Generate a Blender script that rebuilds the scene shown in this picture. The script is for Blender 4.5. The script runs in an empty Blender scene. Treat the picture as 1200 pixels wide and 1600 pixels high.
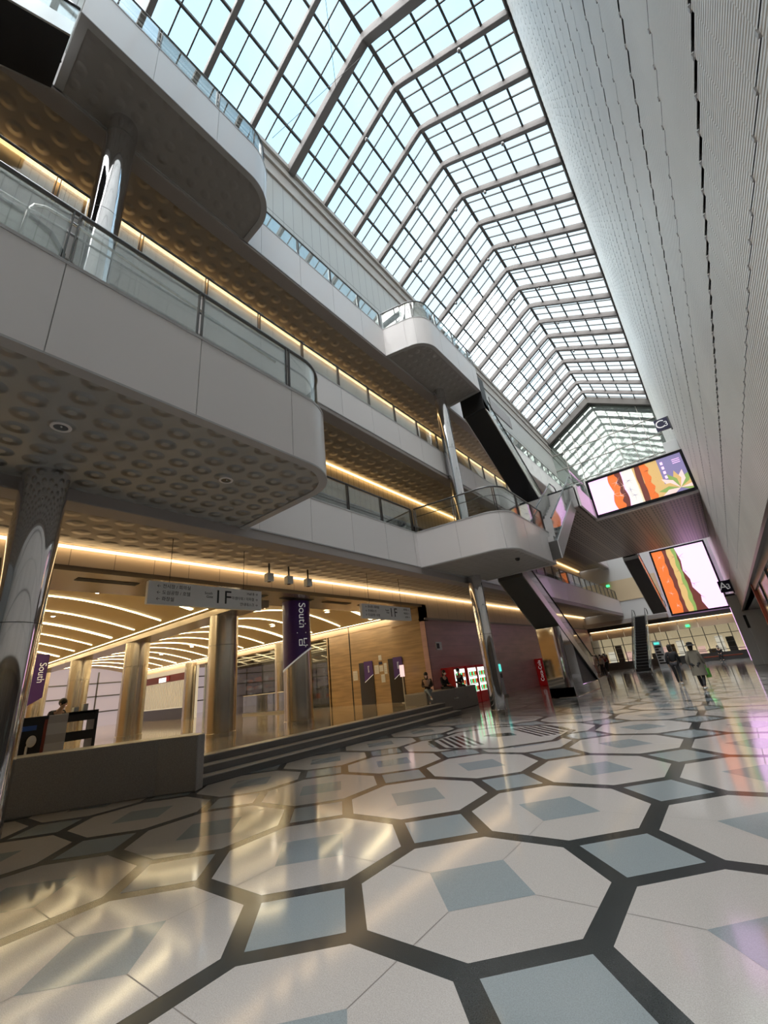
import bpy, bmesh, math, random
from mathutils import Vector, Matrix, Quaternion
random.seed(7)
SC = bpy.context.scene
COL = SC.collection

# ------------------------------------------------------------------ camera
cam_d = bpy.data.cameras.new('camera')
cam = bpy.data.objects.new('camera', cam_d); COL.objects.link(cam)
R_ = ((0.77091914, -0.31237908, -0.55507025), (0.62806583, 0.22791786, 0.74403411), (-0.10591027, -0.9222108, 0.37190087))
cx_, cy_, cz_ = [Vector((R_[0][i], R_[1][i], R_[2][i])) for i in range(3)]
mw = Matrix.Identity(4)
for r in range(3):
    mw[r][0] = cx_[r]; mw[r][1] = -cy_[r]; mw[r][2] = -cz_[r]
mw.translation = Vector((0, 0, 1.65))
cam.matrix_world = mw
cam_d.sensor_fit = 'VERTICAL'; cam_d.sensor_height = 32.0; cam_d.lens = 32.0 * 648.0 / 1600.0
cam_d.clip_start = 0.05; cam_d.clip_end = 600
SC.camera = cam

# ------------------------------------------------------------------ world, sun, exposure
SC.view_settings.view_transform = 'Standard'; SC.view_settings.look = 'None'
SC.view_settings.gamma = 1.0; SC.view_settings.use_curve_mapping = False
SC.view_settings.exposure = 0.78
try:
    SC.cycles.max_bounces = 10; SC.cycles.diffuse_bounces = 5; SC.cycles.glossy_bounces = 5
    SC.cycles.transparent_max_bounces = 24; SC.cycles.transmission_bounces = 4
    SC.cycles.sample_clamp_indirect = 6.0
    SC.cycles.caustics_reflective = False; SC.cycles.caustics_refractive = False
except Exception: pass
W = bpy.data.worlds.new('sky'); SC.world = W; W.use_nodes = True
wt = W.node_tree; wt.nodes.clear()
def wn(t, **k):
    n = wt.nodes.new(t)
    for a, b in k.items(): setattr(n, a, b)
    return n
wo = wn('ShaderNodeOutputWorld'); bg = wn('ShaderNodeBackground'); tc = wn('ShaderNodeTexCoord')
sp = wn('ShaderNodeSeparateXYZ'); wt.links.new(tc.outputs['Generated'], sp.inputs[0])
nz = wn('ShaderNodeTexNoise'); nz.inputs['Scale'].default_value = 3.0; nz.inputs['Detail'].default_value = 5
wt.links.new(tc.outputs['Generated'], nz.inputs['Vector'])
# paler towards the far end of the hall, bluer overhead
mr = wn('ShaderNodeMapRange'); mr.inputs[1].default_value = 0.35; mr.inputs[2].default_value = 0.85
wt.links.new(sp.outputs['Y'], mr.inputs[0])
cm = wn('ShaderNodeMix', data_type='RGBA'); cm.inputs[6].default_value = (0.34, 0.55, 0.72, 1); cm.inputs[7].default_value = (0.50, 0.57, 0.60, 1)
wt.links.new(mr.outputs[0], cm.inputs[0])
cl = wn('ShaderNodeMix', data_type='RGBA'); cl.inputs[7].default_value = (0.56, 0.66, 0.72, 1)
cr = wn('ShaderNodeMapRange'); cr.inputs[1].default_value = 0.45; cr.inputs[2].default_value = 0.75; cr.inputs[4].default_value = 0.6
wt.links.new(nz.outputs['Fac'], cr.inputs[0]); wt.links.new(cr.outputs[0], cl.inputs[0]); wt.links.new(cm.outputs[2], cl.inputs[6])
# extra sky brightness added behind the viewer, out of view, to fill the hall
br = wn('ShaderNodeMapRange'); br.inputs[1].default_value = 0.08; br.inputs[2].default_value = -0.35; br.inputs[3].default_value = 1.38; br.inputs[4].default_value = 5.2
wt.links.new(sp.outputs['Y'], br.inputs[0]); wt.links.new(br.outputs[0], bg.inputs[1])
rc = wn('ShaderNodeMapRange'); rc.inputs[1].default_value = 0.08; rc.inputs[2].default_value = -0.2
rx = wn('ShaderNodeMix', data_type='RGBA'); rx.inputs[7].default_value = (1.0, 0.96, 0.93, 1)
wt.links.new(sp.outputs['Y'], rc.inputs[0]); wt.links.new(rc.outputs[0], rx.inputs[0]); wt.links.new(cl.outputs[2], rx.inputs[6])
wt.links.new(rx.outputs[2], bg.inputs[0]); wt.links.new(bg.outputs[0], wo.inputs[0])
sd = bpy.data.lights.new('sun', 'SUN'); sd.energy = 2.1; sd.angle = math.radians(28); sd.color = (1.0, 0.975, 0.96)
sun = bpy.data.objects.new('sun', sd); COL.objects.link(sun)
sun.rotation_euler = Vector((-0.07, -0.16, 0.98)).to_track_quat('Z', 'Y').to_euler()

# ------------------------------------------------------------------ materials
MATS = {}
def mat(name, col=(.5, .5, .5), rough=.5, metal=0., spec=.5, emit=None, es=1., coat=0.):
    m = bpy.data.materials.new(name); m.use_nodes = True
    b = m.node_tree.nodes['Principled BSDF']
    b.inputs['Base Color'].default_value = (*col, 1); b.inputs['Roughness'].default_value = rough
    b.inputs['Metallic'].default_value = metal; b.inputs['Specular IOR Level'].default_value = spec
    b.inputs['Coat Weight'].default_value = coat; b.inputs['Coat Roughness'].default_value = .03
    if emit: b.inputs['Emission Color'].default_value = (*emit, 1); b.inputs['Emission Strength'].default_value = es
    MATS[name] = m; return m
def nd(m, t, **k):
    n = m.node_tree.nodes.new(t)
    for a, b in k.items(): setattr(n, a, b)
    return n
def lk(m, a, b): m.node_tree.links.new(a, b)
def math_(m, op, a, b=None, c=None):
    n = nd(m, 'ShaderNodeMath', operation=op)
    for i, v in enumerate((a, b, c)):
        if v is None: continue
        if isinstance(v, (int, float)): n.inputs[i].default_value = v
        else: lk(m, v, n.inputs[i])
    return n.outputs[0]
def pos(m):
    g = nd(m, 'ShaderNodeNewGeometry'); s = nd(m, 'ShaderNodeSeparateXYZ'); lk(m, g.outputs['Position'], s.inputs[0]); return g, s
def noisy(m, scale, amt, detail=4, sx=(1, 1, 1), rough_amt=0.):
    """multiply the base colour by a noise around 1"""
    b = m.node_tree.nodes['Principled BSDF']; g = nd(m, 'ShaderNodeNewGeometry')
    mp = nd(m, 'ShaderNodeMapping'); mp.inputs['Scale'].default_value = sx; lk(m, g.outputs['Position'], mp.inputs[0])
    n = nd(m, 'ShaderNodeTexNoise'); n.inputs['Scale'].default_value = scale; n.inputs['Detail'].default_value = detail
    lk(m, mp.outputs[0], n.inputs['Vector'])
    r = nd(m, 'ShaderNodeMapRange'); r.inputs[1].default_value = .3; r.inputs[2].default_value = .7
    r.inputs[3].default_value = 1 - amt; r.inputs[4].default_value = 1 + amt; lk(m, n.outputs['Fac'], r.inputs[0])
    x = nd(m, 'ShaderNodeMix', data_type='RGBA', blend_type='MULTIPLY'); x.inputs[0].default_value = 1
    x.inputs[6].default_value = b.inputs['Base Color'].default_value; lk(m, r.outputs[0], x.inputs[7])
    lk(m, x.outputs[2], b.inputs['Base Color'])
    if rough_amt:
        q = nd(m, 'ShaderNodeMapRange'); q.inputs[1].default_value = .3; q.inputs[2].default_value = .7
        q.inputs[3].default_value = b.inputs['Roughness'].default_value; q.inputs[4].default_value = b.inputs['Roughness'].default_value + rough_amt
        lk(m, n.outputs['Fac'], q.inputs[0]); lk(m, q.outputs[0], b.inputs['Roughness'])
    return m
def glass(name, tint, gl=.06, refl=1.0):
    m = bpy.data.materials.new(name); m.use_nodes = True; t = m.node_tree; t.nodes.clear()
    o = nd(m, 'ShaderNodeOutputMaterial'); tr = nd(m, 'ShaderNodeBsdfTransparent'); g = nd(m, 'ShaderNodeBsdfGlossy')
    tr.inputs[0].default_value = (*tint, 1); g.inputs['Roughness'].default_value = .02
    lw = nd(m, 'ShaderNodeFresnel'); lw.inputs[0].default_value = 1.5
    f = math_(m, 'MULTIPLY_ADD', lw.outputs[0], refl, gl)
    f = math_(m, 'MINIMUM', f, .95)
    mx = nd(m, 'ShaderNodeMixShader'); lk(m, f, mx.inputs[0]); lk(m, tr.outputs[0], mx.inputs[1]); lk(m, g.outputs[0], mx.inputs[2])
    lk(m, mx.outputs[0], o.inputs[0]); MATS[name] = m; return m
def dimples(m, pitch, rad, depth, ox=0., oy=0., strength=1.0, stagger=False):
    """round pressed recesses on a square grid, as bump"""
    b = m.node_tree.nodes['Principled BSDF']; g, s = pos(m)
    u = math_(m, 'DIVIDE', math_(m, 'ADD', s.outputs['X'], 100 * pitch - ox), pitch)
    v = math_(m, 'DIVIDE', math_(m, 'ADD', s.outputs['Y'], 100 * pitch - oy), pitch)
    if stagger:
        row = math_(m, 'FLOOR', math_(m, 'ADD', u, .5)); odd = math_(m, 'MODULO', row, 2.0)
        v = math_(m, 'MULTIPLY_ADD', odd, .5, v)
    fu = math_(m, 'SUBTRACT', u, math_(m, 'ROUND', u)); fv = math_(m, 'SUBTRACT', v, math_(m, 'ROUND', v))
    d = math_(m, 'SQRT', math_(m, 'ADD', math_(m, 'MULTIPLY', fu, fu), math_(m, 'MULTIPLY', fv, fv)))
    d = math_(m, 'MULTIPLY', d, pitch)
    r = nd(m, 'ShaderNodeMapRange', interpolation_type='SMOOTHSTEP'); r.inputs[1].default_value = rad * .30; r.inputs[2].default_value = rad
    r.inputs[3].default_value = 1; r.inputs[4].default_value = 0; lk(m, d, r.inputs[0])
    bp = nd(m, 'ShaderNodeBump'); bp.inputs['Strength'].default_value = strength; bp.inputs['Distance'].default_value = depth
    lk(m, r.outputs[0], bp.inputs['Height']); lk(m, bp.outputs[0], b.inputs['Normal'])
    # hairline joints between the ceiling panels
    return m
def joints(m, axis, pitch, width, dark=.45, off=0.):
    """thin dark joints every pitch metres along an axis"""
    b = m.node_tree.nodes['Principled BSDF']; g, s = pos(m)
    v = math_(m, 'DIVIDE', math_(m, 'ADD', s.outputs[axis], 100 * pitch - off), pitch)
    f = math_(m, 'ABSOLUTE', math_(m, 'SUBTRACT', v, math_(m, 'ROUND', v)))
    k = math_(m, 'LESS_THAN', f, width / pitch / 2)
    x = nd(m, 'ShaderNodeMix', data_type='RGBA'); lk(m, k, x.inputs[0])
    c = b.inputs['Base Color']
    if c.is_linked: lk(m, c.links[0].from_socket, x.inputs[6])
    else: x.inputs[6].default_value = c.default_value
    base = c.default_value
    x.inputs[7].default_value = (base[0] * dark, base[1] * dark, base[2] * dark, 1)
    lk(m, x.outputs[2], c); return m

mat('white_panel', (.74, .705, .70), .32, coat=.2)
mat('white_panel_gloss', (.70, .71, .72), .22, coat=.4)
mat('lip_grey', (.42, .41, .41), .4)
mat('soffit_near', (.34, .335, .32), .33); dimples(MATS['soffit_near'], .40, .165, .10, ox=-4.96, oy=.78)
mat('soffit_plain', (.30, .28, .265), .5); dimples(MATS['soffit_plain'], .40, .15, .03, ox=-4.96, oy=.78, strength=.5)
mat('soffit_warm', (.36, .31, .25), .4); dimples(MATS['soffit_warm'], .52, .21, .05, stagger=True)
mat('beam_brown', (.34, .305, .29), .45)
mat('chrome', (.72, .72, .74), .05, 1.0)
mat('steel', (.62, .60, .57), .2, 1.0)
mat('steel_brushed', (.60, .54, .46), .24, 1.0)
mat('dark_steel', (.13, .13, .13), .3, .8)
mat('black', (.006, .006, .007), .45)
mat('black_gloss', (.01, .01, .012), .1)
glass('rail_glass', (.95, .98, .97), .02, .6)
glass('sky_glass', (.93, .97, .98), .0, .6)
glass('shop_glass', (.80, .80, .76), .03)
noisy(mat('cream_stone', (.415, .385, .362), .08, spec=.75), 160, .16, 2, rough_amt=.03)
noisy(mat('blue_stone', (.235, .265, .275), .07, spec=.75), 160, .14, 2, rough_amt=.03)
noisy(mat('dark_stone', (.035, .039, .039), .12, spec=.5), 160, .3, 2, rough_amt=.03)
mat('joint', (.16, .14, .13), .5)
noisy(mat('grey_stone', (.28, .265, .255), .35), 60, .2)
noisy(mat('step_stone', (.17, .16, .155), .28), 60, .2)
noisy(mat('step_edge', (.46, .44, .42), .3), 60, .15)
noisy(mat('bench_stone', (.30, .28, .255), .45), 30, .12)
m = mat('lobby_floor', (.48, .39, .27), .07, spec=.7); noisy(m, 3, .12); joints(m, 'X', .9, .012, .6); joints(m, 'Y', .9, .012, .6)
m = mat('wood_veneer', (.42, .27, .13), .38); noisy(m, 1.6, .22, 3, (.5, .5, 5)); joints(m, 'Z', .62, .012, .6, off=.1)
m = mat('pink_stone', (.62, .38, .37), .33); noisy(m, 1.2, .12, 3, (.6, .6, 3)); joints(m, 'Z', .55, .012, .65, off=.2)
m = mat('cove_panel', (.62, .50, .38), .35); joints(m, 'Y', 1.0, .02, .5)
m = mat('ribbed_panel', (.62, .50, .33), .4); joints(m, 'Y', .36, .03, .45); joints(m, 'Z', .05, .012, .75)
m = mat('upper_panel', (.36, .365, .35), .4); joints(m, 'Y', .62, .025, .45); joints(m, 'Z', 3.6, .05, .35, off=.95)
mat('cornice', (.33, .31, .285), .5)
mat('rib_paint', (.12, .112, .11), .7, spec=.2)
mat('bar_paint', (.06, .056, .054), .7, spec=.2)
mat('dark_soffit', (.05, .045, .04), .6)
mat('store_dark', (.045, .042, .04), .15)
mat('ceiling_cream', (.68, .54, .30), .5)
mat('beam_bronze', (.34, .27, .19), .25, .5)
mat('purple', (.075, .028, .20), .35)
mat('sign_navy', (.02, .018, .06), .35)
mat('sign_white', (.78, .78, .78), .4)
mat('letter_white', (.8, .8, .82), .5, emit=(1, 1, 1), es=.12)
mat('letter_black', (.015, .015, .015), .5)
mat('paper', (.75, .73, .68), .6)
mat('red', (.35, .012, .015), .25, emit=(.8, .02, .02), es=.03)
mat('dark_green', (.012, .022, .014), .4)
mat('red_frame', (.20, .035, .015), .35)
mat('grey_box', (.74, .76, .76), .4)
mat('pale_box', (.55, .56, .56), .4)
m = mat('perforated', (.22, .17, .165), .35, .35)
b = m.node_tree.nodes['Principled BSDF']; g, s = pos(m)
def cellf(sock, p):
    v = math_(m, 'DIVIDE', math_(m, 'ADD', sock, 100), p); return math_(m, 'ABSOLUTE', math_(m, 'SUBTRACT', v, math_(m, 'ROUND', v)))
hx = math_(m, 'LESS_THAN', cellf(s.outputs['X'], .155), .24); hy = math_(m, 'LESS_THAN', cellf(s.outputs['Y'], .55), .38)
hole = math_(m, 'MULTIPLY', hx, hy)
big = math_(m, 'GREATER_THAN', cellf(s.outputs['X'], .93), .10); hole = math_(m, 'MULTIPLY', hole, big)
x = nd(m, 'ShaderNodeMix', data_type='RGBA'); lk(m, hole, x.inputs[0]); x.inputs[6].default_value = (.30, .235, .23, 1); x.inputs[7].default_value = (.035, .025, .03, 1)
lk(m, x.outputs[2], b.inputs['Base Color'])
# fine horizontal corrugation of the tall wall
m = mat('corrugated', (.68, .675, .65), .45, .1, spec=.4); b = m.node_tree.nodes['Principled BSDF']; g, s = pos(m)
h = math_(m, 'SINE', math_(m, 'MULTIPLY', s.outputs['Z'], 2 * math.pi / .032))
bp = nd(m, 'ShaderNodeBump'); bp.inputs['Strength'].default_value = .22; bp.inputs['Distance'].default_value = .008; lk(m, h, bp.inputs['Height']); lk(m, bp.outputs[0], b.inputs['Normal'])
noisy(m, .6, .07, 2)
mat('seam_dark', (.045, .045, .042), .6)
# mirror glazing of the far gable, slightly wavy
m = mat('wavy_mirror', (.34, .39, .36), .06, .8); b = m.node_tree.nodes['Principled BSDF']; g = nd(m, 'ShaderNodeNewGeometry')
n = nd(m, 'ShaderNodeTexNoise'); n.inputs['Scale'].default_value = .9; n.inputs['Detail'].default_value = 1.5; lk(m, g.outputs['Position'], n.inputs['Vector'])
bp = nd(m, 'ShaderNodeBump'); bp.inputs['Strength'].default_value = .16; bp.inputs['Distance'].default_value = .05; lk(m, n.outputs['Fac'], bp.inputs['Height']); lk(m, bp.outputs[0], b.inputs['Normal'])
def emat(name, col, st): return mat(name, tuple(c * .3 for c in col), .5, emit=col, es=st)
emat('cove_glow', (1, .66, .28), 2.2)
emat('cove_glow_low', (1, .70, .36), 2.4)
emat('arc_glow', (1, .82, .48), 6.5)
emat('downlight_glow', (1, .90, .70), 14.0)
emat('shop_glow', (1, .84, .58), .28)
emat('exit_green', (.05, .9, .25), 1.5)
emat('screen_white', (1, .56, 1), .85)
emat('screen_orange', (.95, .21, .04), .50)
emat('screen_brown', (.16, .04, .03), .55)
emat('screen_yellow', (.80, .52, .20), .50)
emat('screen_pale', (.85, .80, .72), .65)
emat('screen_violet', (.22, .19, .36), .65)
emat('screen_green', (.30, .45, .12), .5)
emat('screen_pink', (.95, .62, .58), .65)
emat('screen_cyan', (.1, .75, .65), .65)
emat('window_pink', (.8, .66, .68), .25)
emat('fridge_white', (.9, 1, .88), 1.0)
mat('skin', (.56, .36, .26), .55)
mat('hair', (.015, .012, .010), .5)
mat('cloth_black', (.012, .012, .014), .8)
mat('cloth_dark', (.03, .03, .035), .8)
mat('cloth_grey_coat', (.17, .155, .125), .85)
mat('cloth_brown', (.07, .045, .035), .8)
mat('cloth_red', (.25, .02, .02), .8)
mat('cloth_jeans', (.28, .33, .38), .8)
mat('cloth_pale', (.55, .52, .46), .8)
mat('shoe_white', (.7, .7, .7), .5)
mat('bag_green', (.12, .42, .05), .5)
mat('mask_white', (.8, .8, .82), .7)
mat('clay', (.75, .74, .70), .6)
mat('blue_sign', (.03, .10, .40), .4)
mat('copper', (.45, .18, .08), .3, .8)
mat('tower_glass', (.30, .40, .46), .5)
joints(MATS['tower_glass'], 'Z', 3.6, .9, 1.6); joints(MATS['tower_glass'], 'X', 3.0, .35, 1.5); joints(MATS['tower_glass'], 'Y', 3.0, .35, 1.5)

# ------------------------------------------------------------------ mesh helpers
class MB:
    def __init__(s): s.v = []; s.f = []; s.m = []; s.mats = []
    def mi(s, m):
        if m is None: return 0
        if m not in s.mats: s.mats.append(m)
        return s.mats.index(m)
    def add(s, vs, fs, m=None):
        o = len(s.v); s.v += [tuple(v) for v in vs]; k = s.mi(m)
        for f in fs: s.f.append(tuple(i + o for i in f)); s.m.append(k)
        return s
    def box(s, x0, x1, y0, y1, z0, z1, m=None):
        vs = [(x, y, z) for x in (x0, x1) for y in (y0, y1) for z in (z0, z1)]
        return s.add(vs, [(0, 1, 3, 2), (4, 6, 7, 5), (0, 4, 5, 1), (2, 3, 7, 6), (0, 2, 6, 4), (1, 5, 7, 3)], m)
    def quad(s, a, b, c, d, m=None): return s.add([a, b, c, d], [(0, 1, 2, 3)], m)
    def poly(s, pts, m=None): return s.add(pts, [tuple(range(len(pts)))], m)
    def prism(s, pts, d, m=None):
        """closed polygon (3D points) extruded by vector d"""
        n = len(pts); d = Vector(d); a = [Vector(p) for p in pts]; b = [p + d for p in a]
        return s.add(a + b, [tuple(range(n))[::-1], tuple(range(n, 2 * n))] + [(i, (i + 1) % n, n + (i + 1) % n, n + i) for i in range(n)], m)
    def tube(s, pts, r, seg=8, m=None, caps=True):
        pts = [Vector(p) for p in pts]; n = len(pts); rs = r if isinstance(r, (list, tuple)) else [r] * n
        vs = []; up = None
        for i, p in enumerate(pts):
            t = (pts[min(i + 1, n - 1)] - pts[max(i - 1, 0)]).normalized()
            if up is None: up = Vector((0, 0, 1)) if abs(t.z) < .9 else Vector((1, 0, 0))
            a = t.cross(up).normalized(); b_ = a.cross(t).normalized(); up = b_
            for k in range(seg):
                an = 2 * math.pi * k / seg; vs.append(p + (a * math.cos(an) + b_ * math.sin(an)) * rs[i])
        fs = [(i * seg + k, i * seg + (k + 1) % seg, (i + 1) * seg + (k + 1) % seg, (i + 1) * seg + k) for i in range(n - 1) for k in range(seg)]
        if caps: fs += [tuple(range(seg))[::-1], tuple(range((n - 1) * seg, n * seg))]
        return s.add(vs, fs, m)
    def lathe(s, x, y, prof, seg=32, m=None, caps=True):
        vs = []
        for (r, z) in prof:
            for k in range(seg):
                a = 2 * math.pi * k / seg; vs.append((x + r * math.cos(a), y + r * math.sin(a), z))
        n = len(prof)
        fs = [(i * seg + k, i * seg + (k + 1) % seg, (i + 1) * seg + (k + 1) % seg, (i + 1) * seg + k) for i in range(n - 1) for k in range(seg)]
        if caps: fs += [tuple(range(seg))[::-1], tuple(range((n - 1) * seg, n * seg))]
        return s.add(vs, fs, m)
    def ell(s, c, r, m=None, seg=14, rings=9, M=None):
        vs = []; M = M or Matrix.Identity(3)
        for i in range(rings + 1):
            t = math.pi * i / rings
            for k in range(seg):
                a = 2 * math.pi * k / seg
                vs.append(Vector(c) + M @ Vector((r[0] * math.sin(t) * math.cos(a), r[1] * math.sin(t) * math.sin(a), r[2] * math.cos(t))))
        fs = [(i * seg + k, (i + 1) * seg + k, (i + 1) * seg + (k + 1) % seg, i * seg + (k + 1) % seg) for i in range(rings) for k in range(seg)]
        return s.add(vs, fs, m)
    def build(s, name, m=None, parent=None, smooth=False, bevel=0.):
        me = bpy.data.meshes.new(name)
        off = Vector((0, 0, 0))
        if parent is not None:
            q = parent
            while q is not None: off += q.location; q = q.parent
        me.from_pydata([tuple(Vector(v) - off) for v in s.v], [], s.f)
        ml = s.mats if s.mats else [m]
        for k in ml: me.materials.append(MATS[k if k else m])
        if s.mats:
            for p, k in zip(me.polygons, s.m): p.material_index = k
        bm = bmesh.new(); bm.from_mesh(me); bmesh.ops.recalc_face_normals(bm, faces=bm.faces)
        bm.to_mesh(me); bm.free()
        if smooth:
            for p in me.polygons: p.use_smooth = True
            try: me.set_sharp_from_angle(angle=math.radians(40))
            except Exception: pass
        o = bpy.data.objects.new(name, me); COL.objects.link(o)
        if parent is not None: o.parent = parent
        if bevel:
            bv = o.modifiers.new('bevel', 'BEVEL'); bv.width = bevel; bv.segments = 2; bv.limit_method = 'ANGLE'
        return o
def tag(o, label=None, cat=None, group=None, kind=None):
    if label: o['label'] = label
    if cat: o['category'] = cat
    if group: o['group'] = group
    if kind: o['kind'] = kind
    return o
def thing(name, label, cat, loc=(0, 0, 0), group=None):
    o = bpy.data.objects.new(name, None); COL.objects.link(o); o.location = loc; o.empty_display_size = .2
    return tag(o, label, cat, group)
def struct(name, mb, m=None, **k):
    o = mb.build(name, m, **k); o['kind'] = 'structure'; return o
def copy_tree(o, parent=None):
    c = o.copy(); COL.objects.link(c); c.parent = parent
    for ch in list(o.children): copy_tree(ch, c)
    return c

# path helpers (plan polylines, travelled with the outside on the right)
def arc(cx, cy, r, a0, a1, n=12):
    return [(cx + r * math.cos(math.radians(a0 + (a1 - a0) * i / n)), cy + r * math.sin(math.radians(a0 + (a1 - a0) * i / n))) for i in range(n + 1)]
def plen(P):
    L = [0.]
    for a, b in zip(P, P[1:]): L.append(L[-1] + math.hypot(b[0] - a[0], b[1] - a[1]))
    return L
def pat(P, L, s):
    s = max(0, min(L[-1], s))
    for i in range(len(P) - 1):
        if s <= L[i + 1] + 1e-9:
            t = (s - L[i]) / max(1e-9, L[i + 1] - L[i]); return (P[i][0] + t * (P[i + 1][0] - P[i][0]), P[i][1] + t * (P[i + 1][1] - P[i][1]))
    return P[-1]
def sub(P, s0, s1):
    L = plen(P); out = [pat(P, L, s0)] + [p for p, l in zip(P, L) if s0 + 1e-4 < l < s1 - 1e-4] + [pat(P, L, s1)]
    return out
def offs(P, d):
    out = []
    for i, p in enumerate(P):
        a = P[max(0, i - 1)]; c = P[min(len(P) - 1, i + 1)]
        n1 = None; ns = []
        for u, v in ((a, p), (p, c)):
            l = math.hypot(v[0] - u[0], v[1] - u[1])
            if l > 1e-9: ns.append((-(v[1] - u[1]) / l, (v[0] - u[0]) / l))
        nx = sum(n[0] for n in ns); ny = sum(n[1] for n in ns); l = math.hypot(nx, ny); nx /= l; ny /= l
        k = 1.0 / max(.3, nx * ns[0][0] + ny * ns[0][1])
        out.append((p[0] + nx * d * k, p[1] + ny * d * k))
    return out
def strip(mb, P, z0, z1, d0, d1, m=None):
    """solid wall following P, between left offsets d0 and d1"""
    A = offs(P, d0) if d0 else P; B = offs(P, d1); n = len(P)
    vs = [(x, y, z0) for x, y in A] + [(x, y, z1) for x, y in A] + [(x, y, z0) for x, y in B] + [(x, y, z1) for x, y in B]
    fs = []
    for i in range(n - 1):
        fs += [(i, i + 1, n + i + 1, n + i), (2 * n + i, 3 * n + i, 3 * n + i + 1, 2 * n + i + 1), (n + i, n + i + 1, 3 * n + i + 1, 3 * n + i), (i, 2 * n + i, 2 * n + i + 1, i + 1)]
    fs += [(0, n, 3 * n, 2 * n), (n - 1, 3 * n - 1, 4 * n - 1, 2 * n - 1)]
    return mb.add(vs, fs, m)

def edge(root, P, zb, zt, deck=None, rail_h=1.02, spans=None, pitch=1.7, lip=.16, post_off=0., gmat='rail_glass', inner=True, thick=.14, first=None):
    """panelled fascia, lip, glass balustrade, posts and handrail along P"""
    L = plen(P)[-1]
    mb = MB(); strip(mb, P, zb + .01, zt - .01, .015, thick, 'lip_grey')
    s = -post_off if post_off else 0.
    cuts = [0.]
    q = (post_off or pitch)
    while q < L - .15: cuts.append(q); q += pitch
    cuts.append(L)
    for a, b_ in zip(cuts, cuts[1:]):
        strip(mb, sub(P, a + .006, b_ - .006), zb, zt, 0, .02, 'white_panel')
    mb.build('fascia', parent=root, smooth=True)
    mb = MB(); strip(mb, P, zb - .03, zb, -.005, lip); mb.build('lip', 'lip_grey', root, smooth=True)
    mb = MB(); strip(mb, P, zt, zt + .05, -.01, .2); mb.build('coping', 'lip_grey', root, smooth=True)
    for (a, b_) in (spans or [(0., L)]):
        ps = [a] + [c for c in cuts if a + .2 < c < b_ - .2] + [b_]
        for i, s0 in enumerate(ps):
            P2 = sub(P, max(0, s0 - .03), min(L, s0 + .03)); P2 = offs(P2, .1)
            x = (P2[0][0] + P2[-1][0]) / 2; y = (P2[0][1] + P2[-1][1]) / 2
            tx, ty = P2[-1][0] - P2[0][0], P2[-1][1] - P2[0][1]; l = math.hypot(tx, ty); tx /= l; ty /= l
            mb = MB()
            for o_ in (-.035, .035):
                cx, cy = x + tx * o_, y + ty * o_; hx, hy = .008, .03
                vs = [(cx + tx * sx * hx - ty * sy * hy, cy + ty * sx * hx + tx * sy * hy, z) for z in (zt, zt + rail_h - .03) for sx, sy in ((-1, -1), (1, -1), (1, 1), (-1, 1))]
                mb.add(vs, [(0, 1, 2, 3), (4, 5, 6, 7), (0, 1, 5, 4), (1, 2, 6, 5), (2, 3, 7, 6), (3, 0, 4, 7)])
            mb.build('post', 'dark_steel', root)
        for s0, s1 in zip(ps, ps[1:]):
            if s1 - s0 < .12: continue
            mb = MB(); strip(mb, sub(P, s0 + .06, s1 - .06), zt + .05, zt + rail_h - .06, .09, .104); mb.build('glass_panel', gmat, root, smooth=True)
        Q = offs(sub(P, a, b_), .1)
        MB().tube([(x, y, zt + rail_h) for x, y in Q], .032, 10).build('handrail', 'dark_steel', root, smooth=True)
        if inner:
            Q = offs(sub(P, a, b_), .2)
            MB().tube([(x, y, zt + rail_h - .30) for x, y in Q], .016, 8).build('inner_rail', 'dark_steel', root, smooth=True)

# ------------------------------------------------------------------ floor: octagons and squares
Y0, Y1, X0, X1 = -15.0, 52.0, -12.4, 3.0
PT = 2.07
mb = MB()
mb.quad((X0, Y0, 0), (X1, Y0, 0), (X1, Y1, 0), (X0, Y1, 0), 'dark_stone')
ccx, ccy = -2.275, 3.77
hw, hc = .945, .41
for i in range(-6, 4):
    for j in range(-9, 25):
        cx, cy = ccx + i * PT, ccy + j * PT
        if cx < X0 - 1 or cx > X1 + 1 or cy < Y0 or cy > Y1: continue
        o = [(hw, -hc), (hw, hc), (hc, hw), (-hc, hw), (-hw, hc), (-hw, -hc), (-hc, -hw), (hc, -hw)]
        mb.poly([(cx + a, cy + b_, .001) for a, b_ in o], 'cream_stone')
        q = .49
        mb.poly([(cx + a, cy + b_, .002) for a, b_ in ((q, 0), (0, q), (-q, 0), (0, -q))], 'blue_stone')
        for a, b_ in ((1, 0), (-1, 0), (0, 1), (0, -1)):
            w = .004; mb.poly([(cx + a * q - b_ * w, cy + b_ * q - a * w, .0015), (cx + a * hw - b_ * w, cy + b_ * hw - a * w, .0015), (cx + a * hw + b_ * w, cy + b_ * hw + a * w, .0015), (cx + a * q + b_ * w, cy + b_ * q + a * w, .0015)], 'joint')
        for a, b_ in ((1, 1), (-1, 1), (-1, -1), (1, -1)):
            w = .004; p0 = (cx + (q if a > 0 else -q) * .5, cy + (q if b_ > 0 else -q) * .5)
        sx, sy = cx + PT / 2, cy + PT / 2; q2 = .50
        mb.poly([(sx + a, sy + b_, .001) for a, b_ in ((q2, 0), (0, q2), (-q2, 0), (0, -q2))], 'blue_stone')
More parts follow.
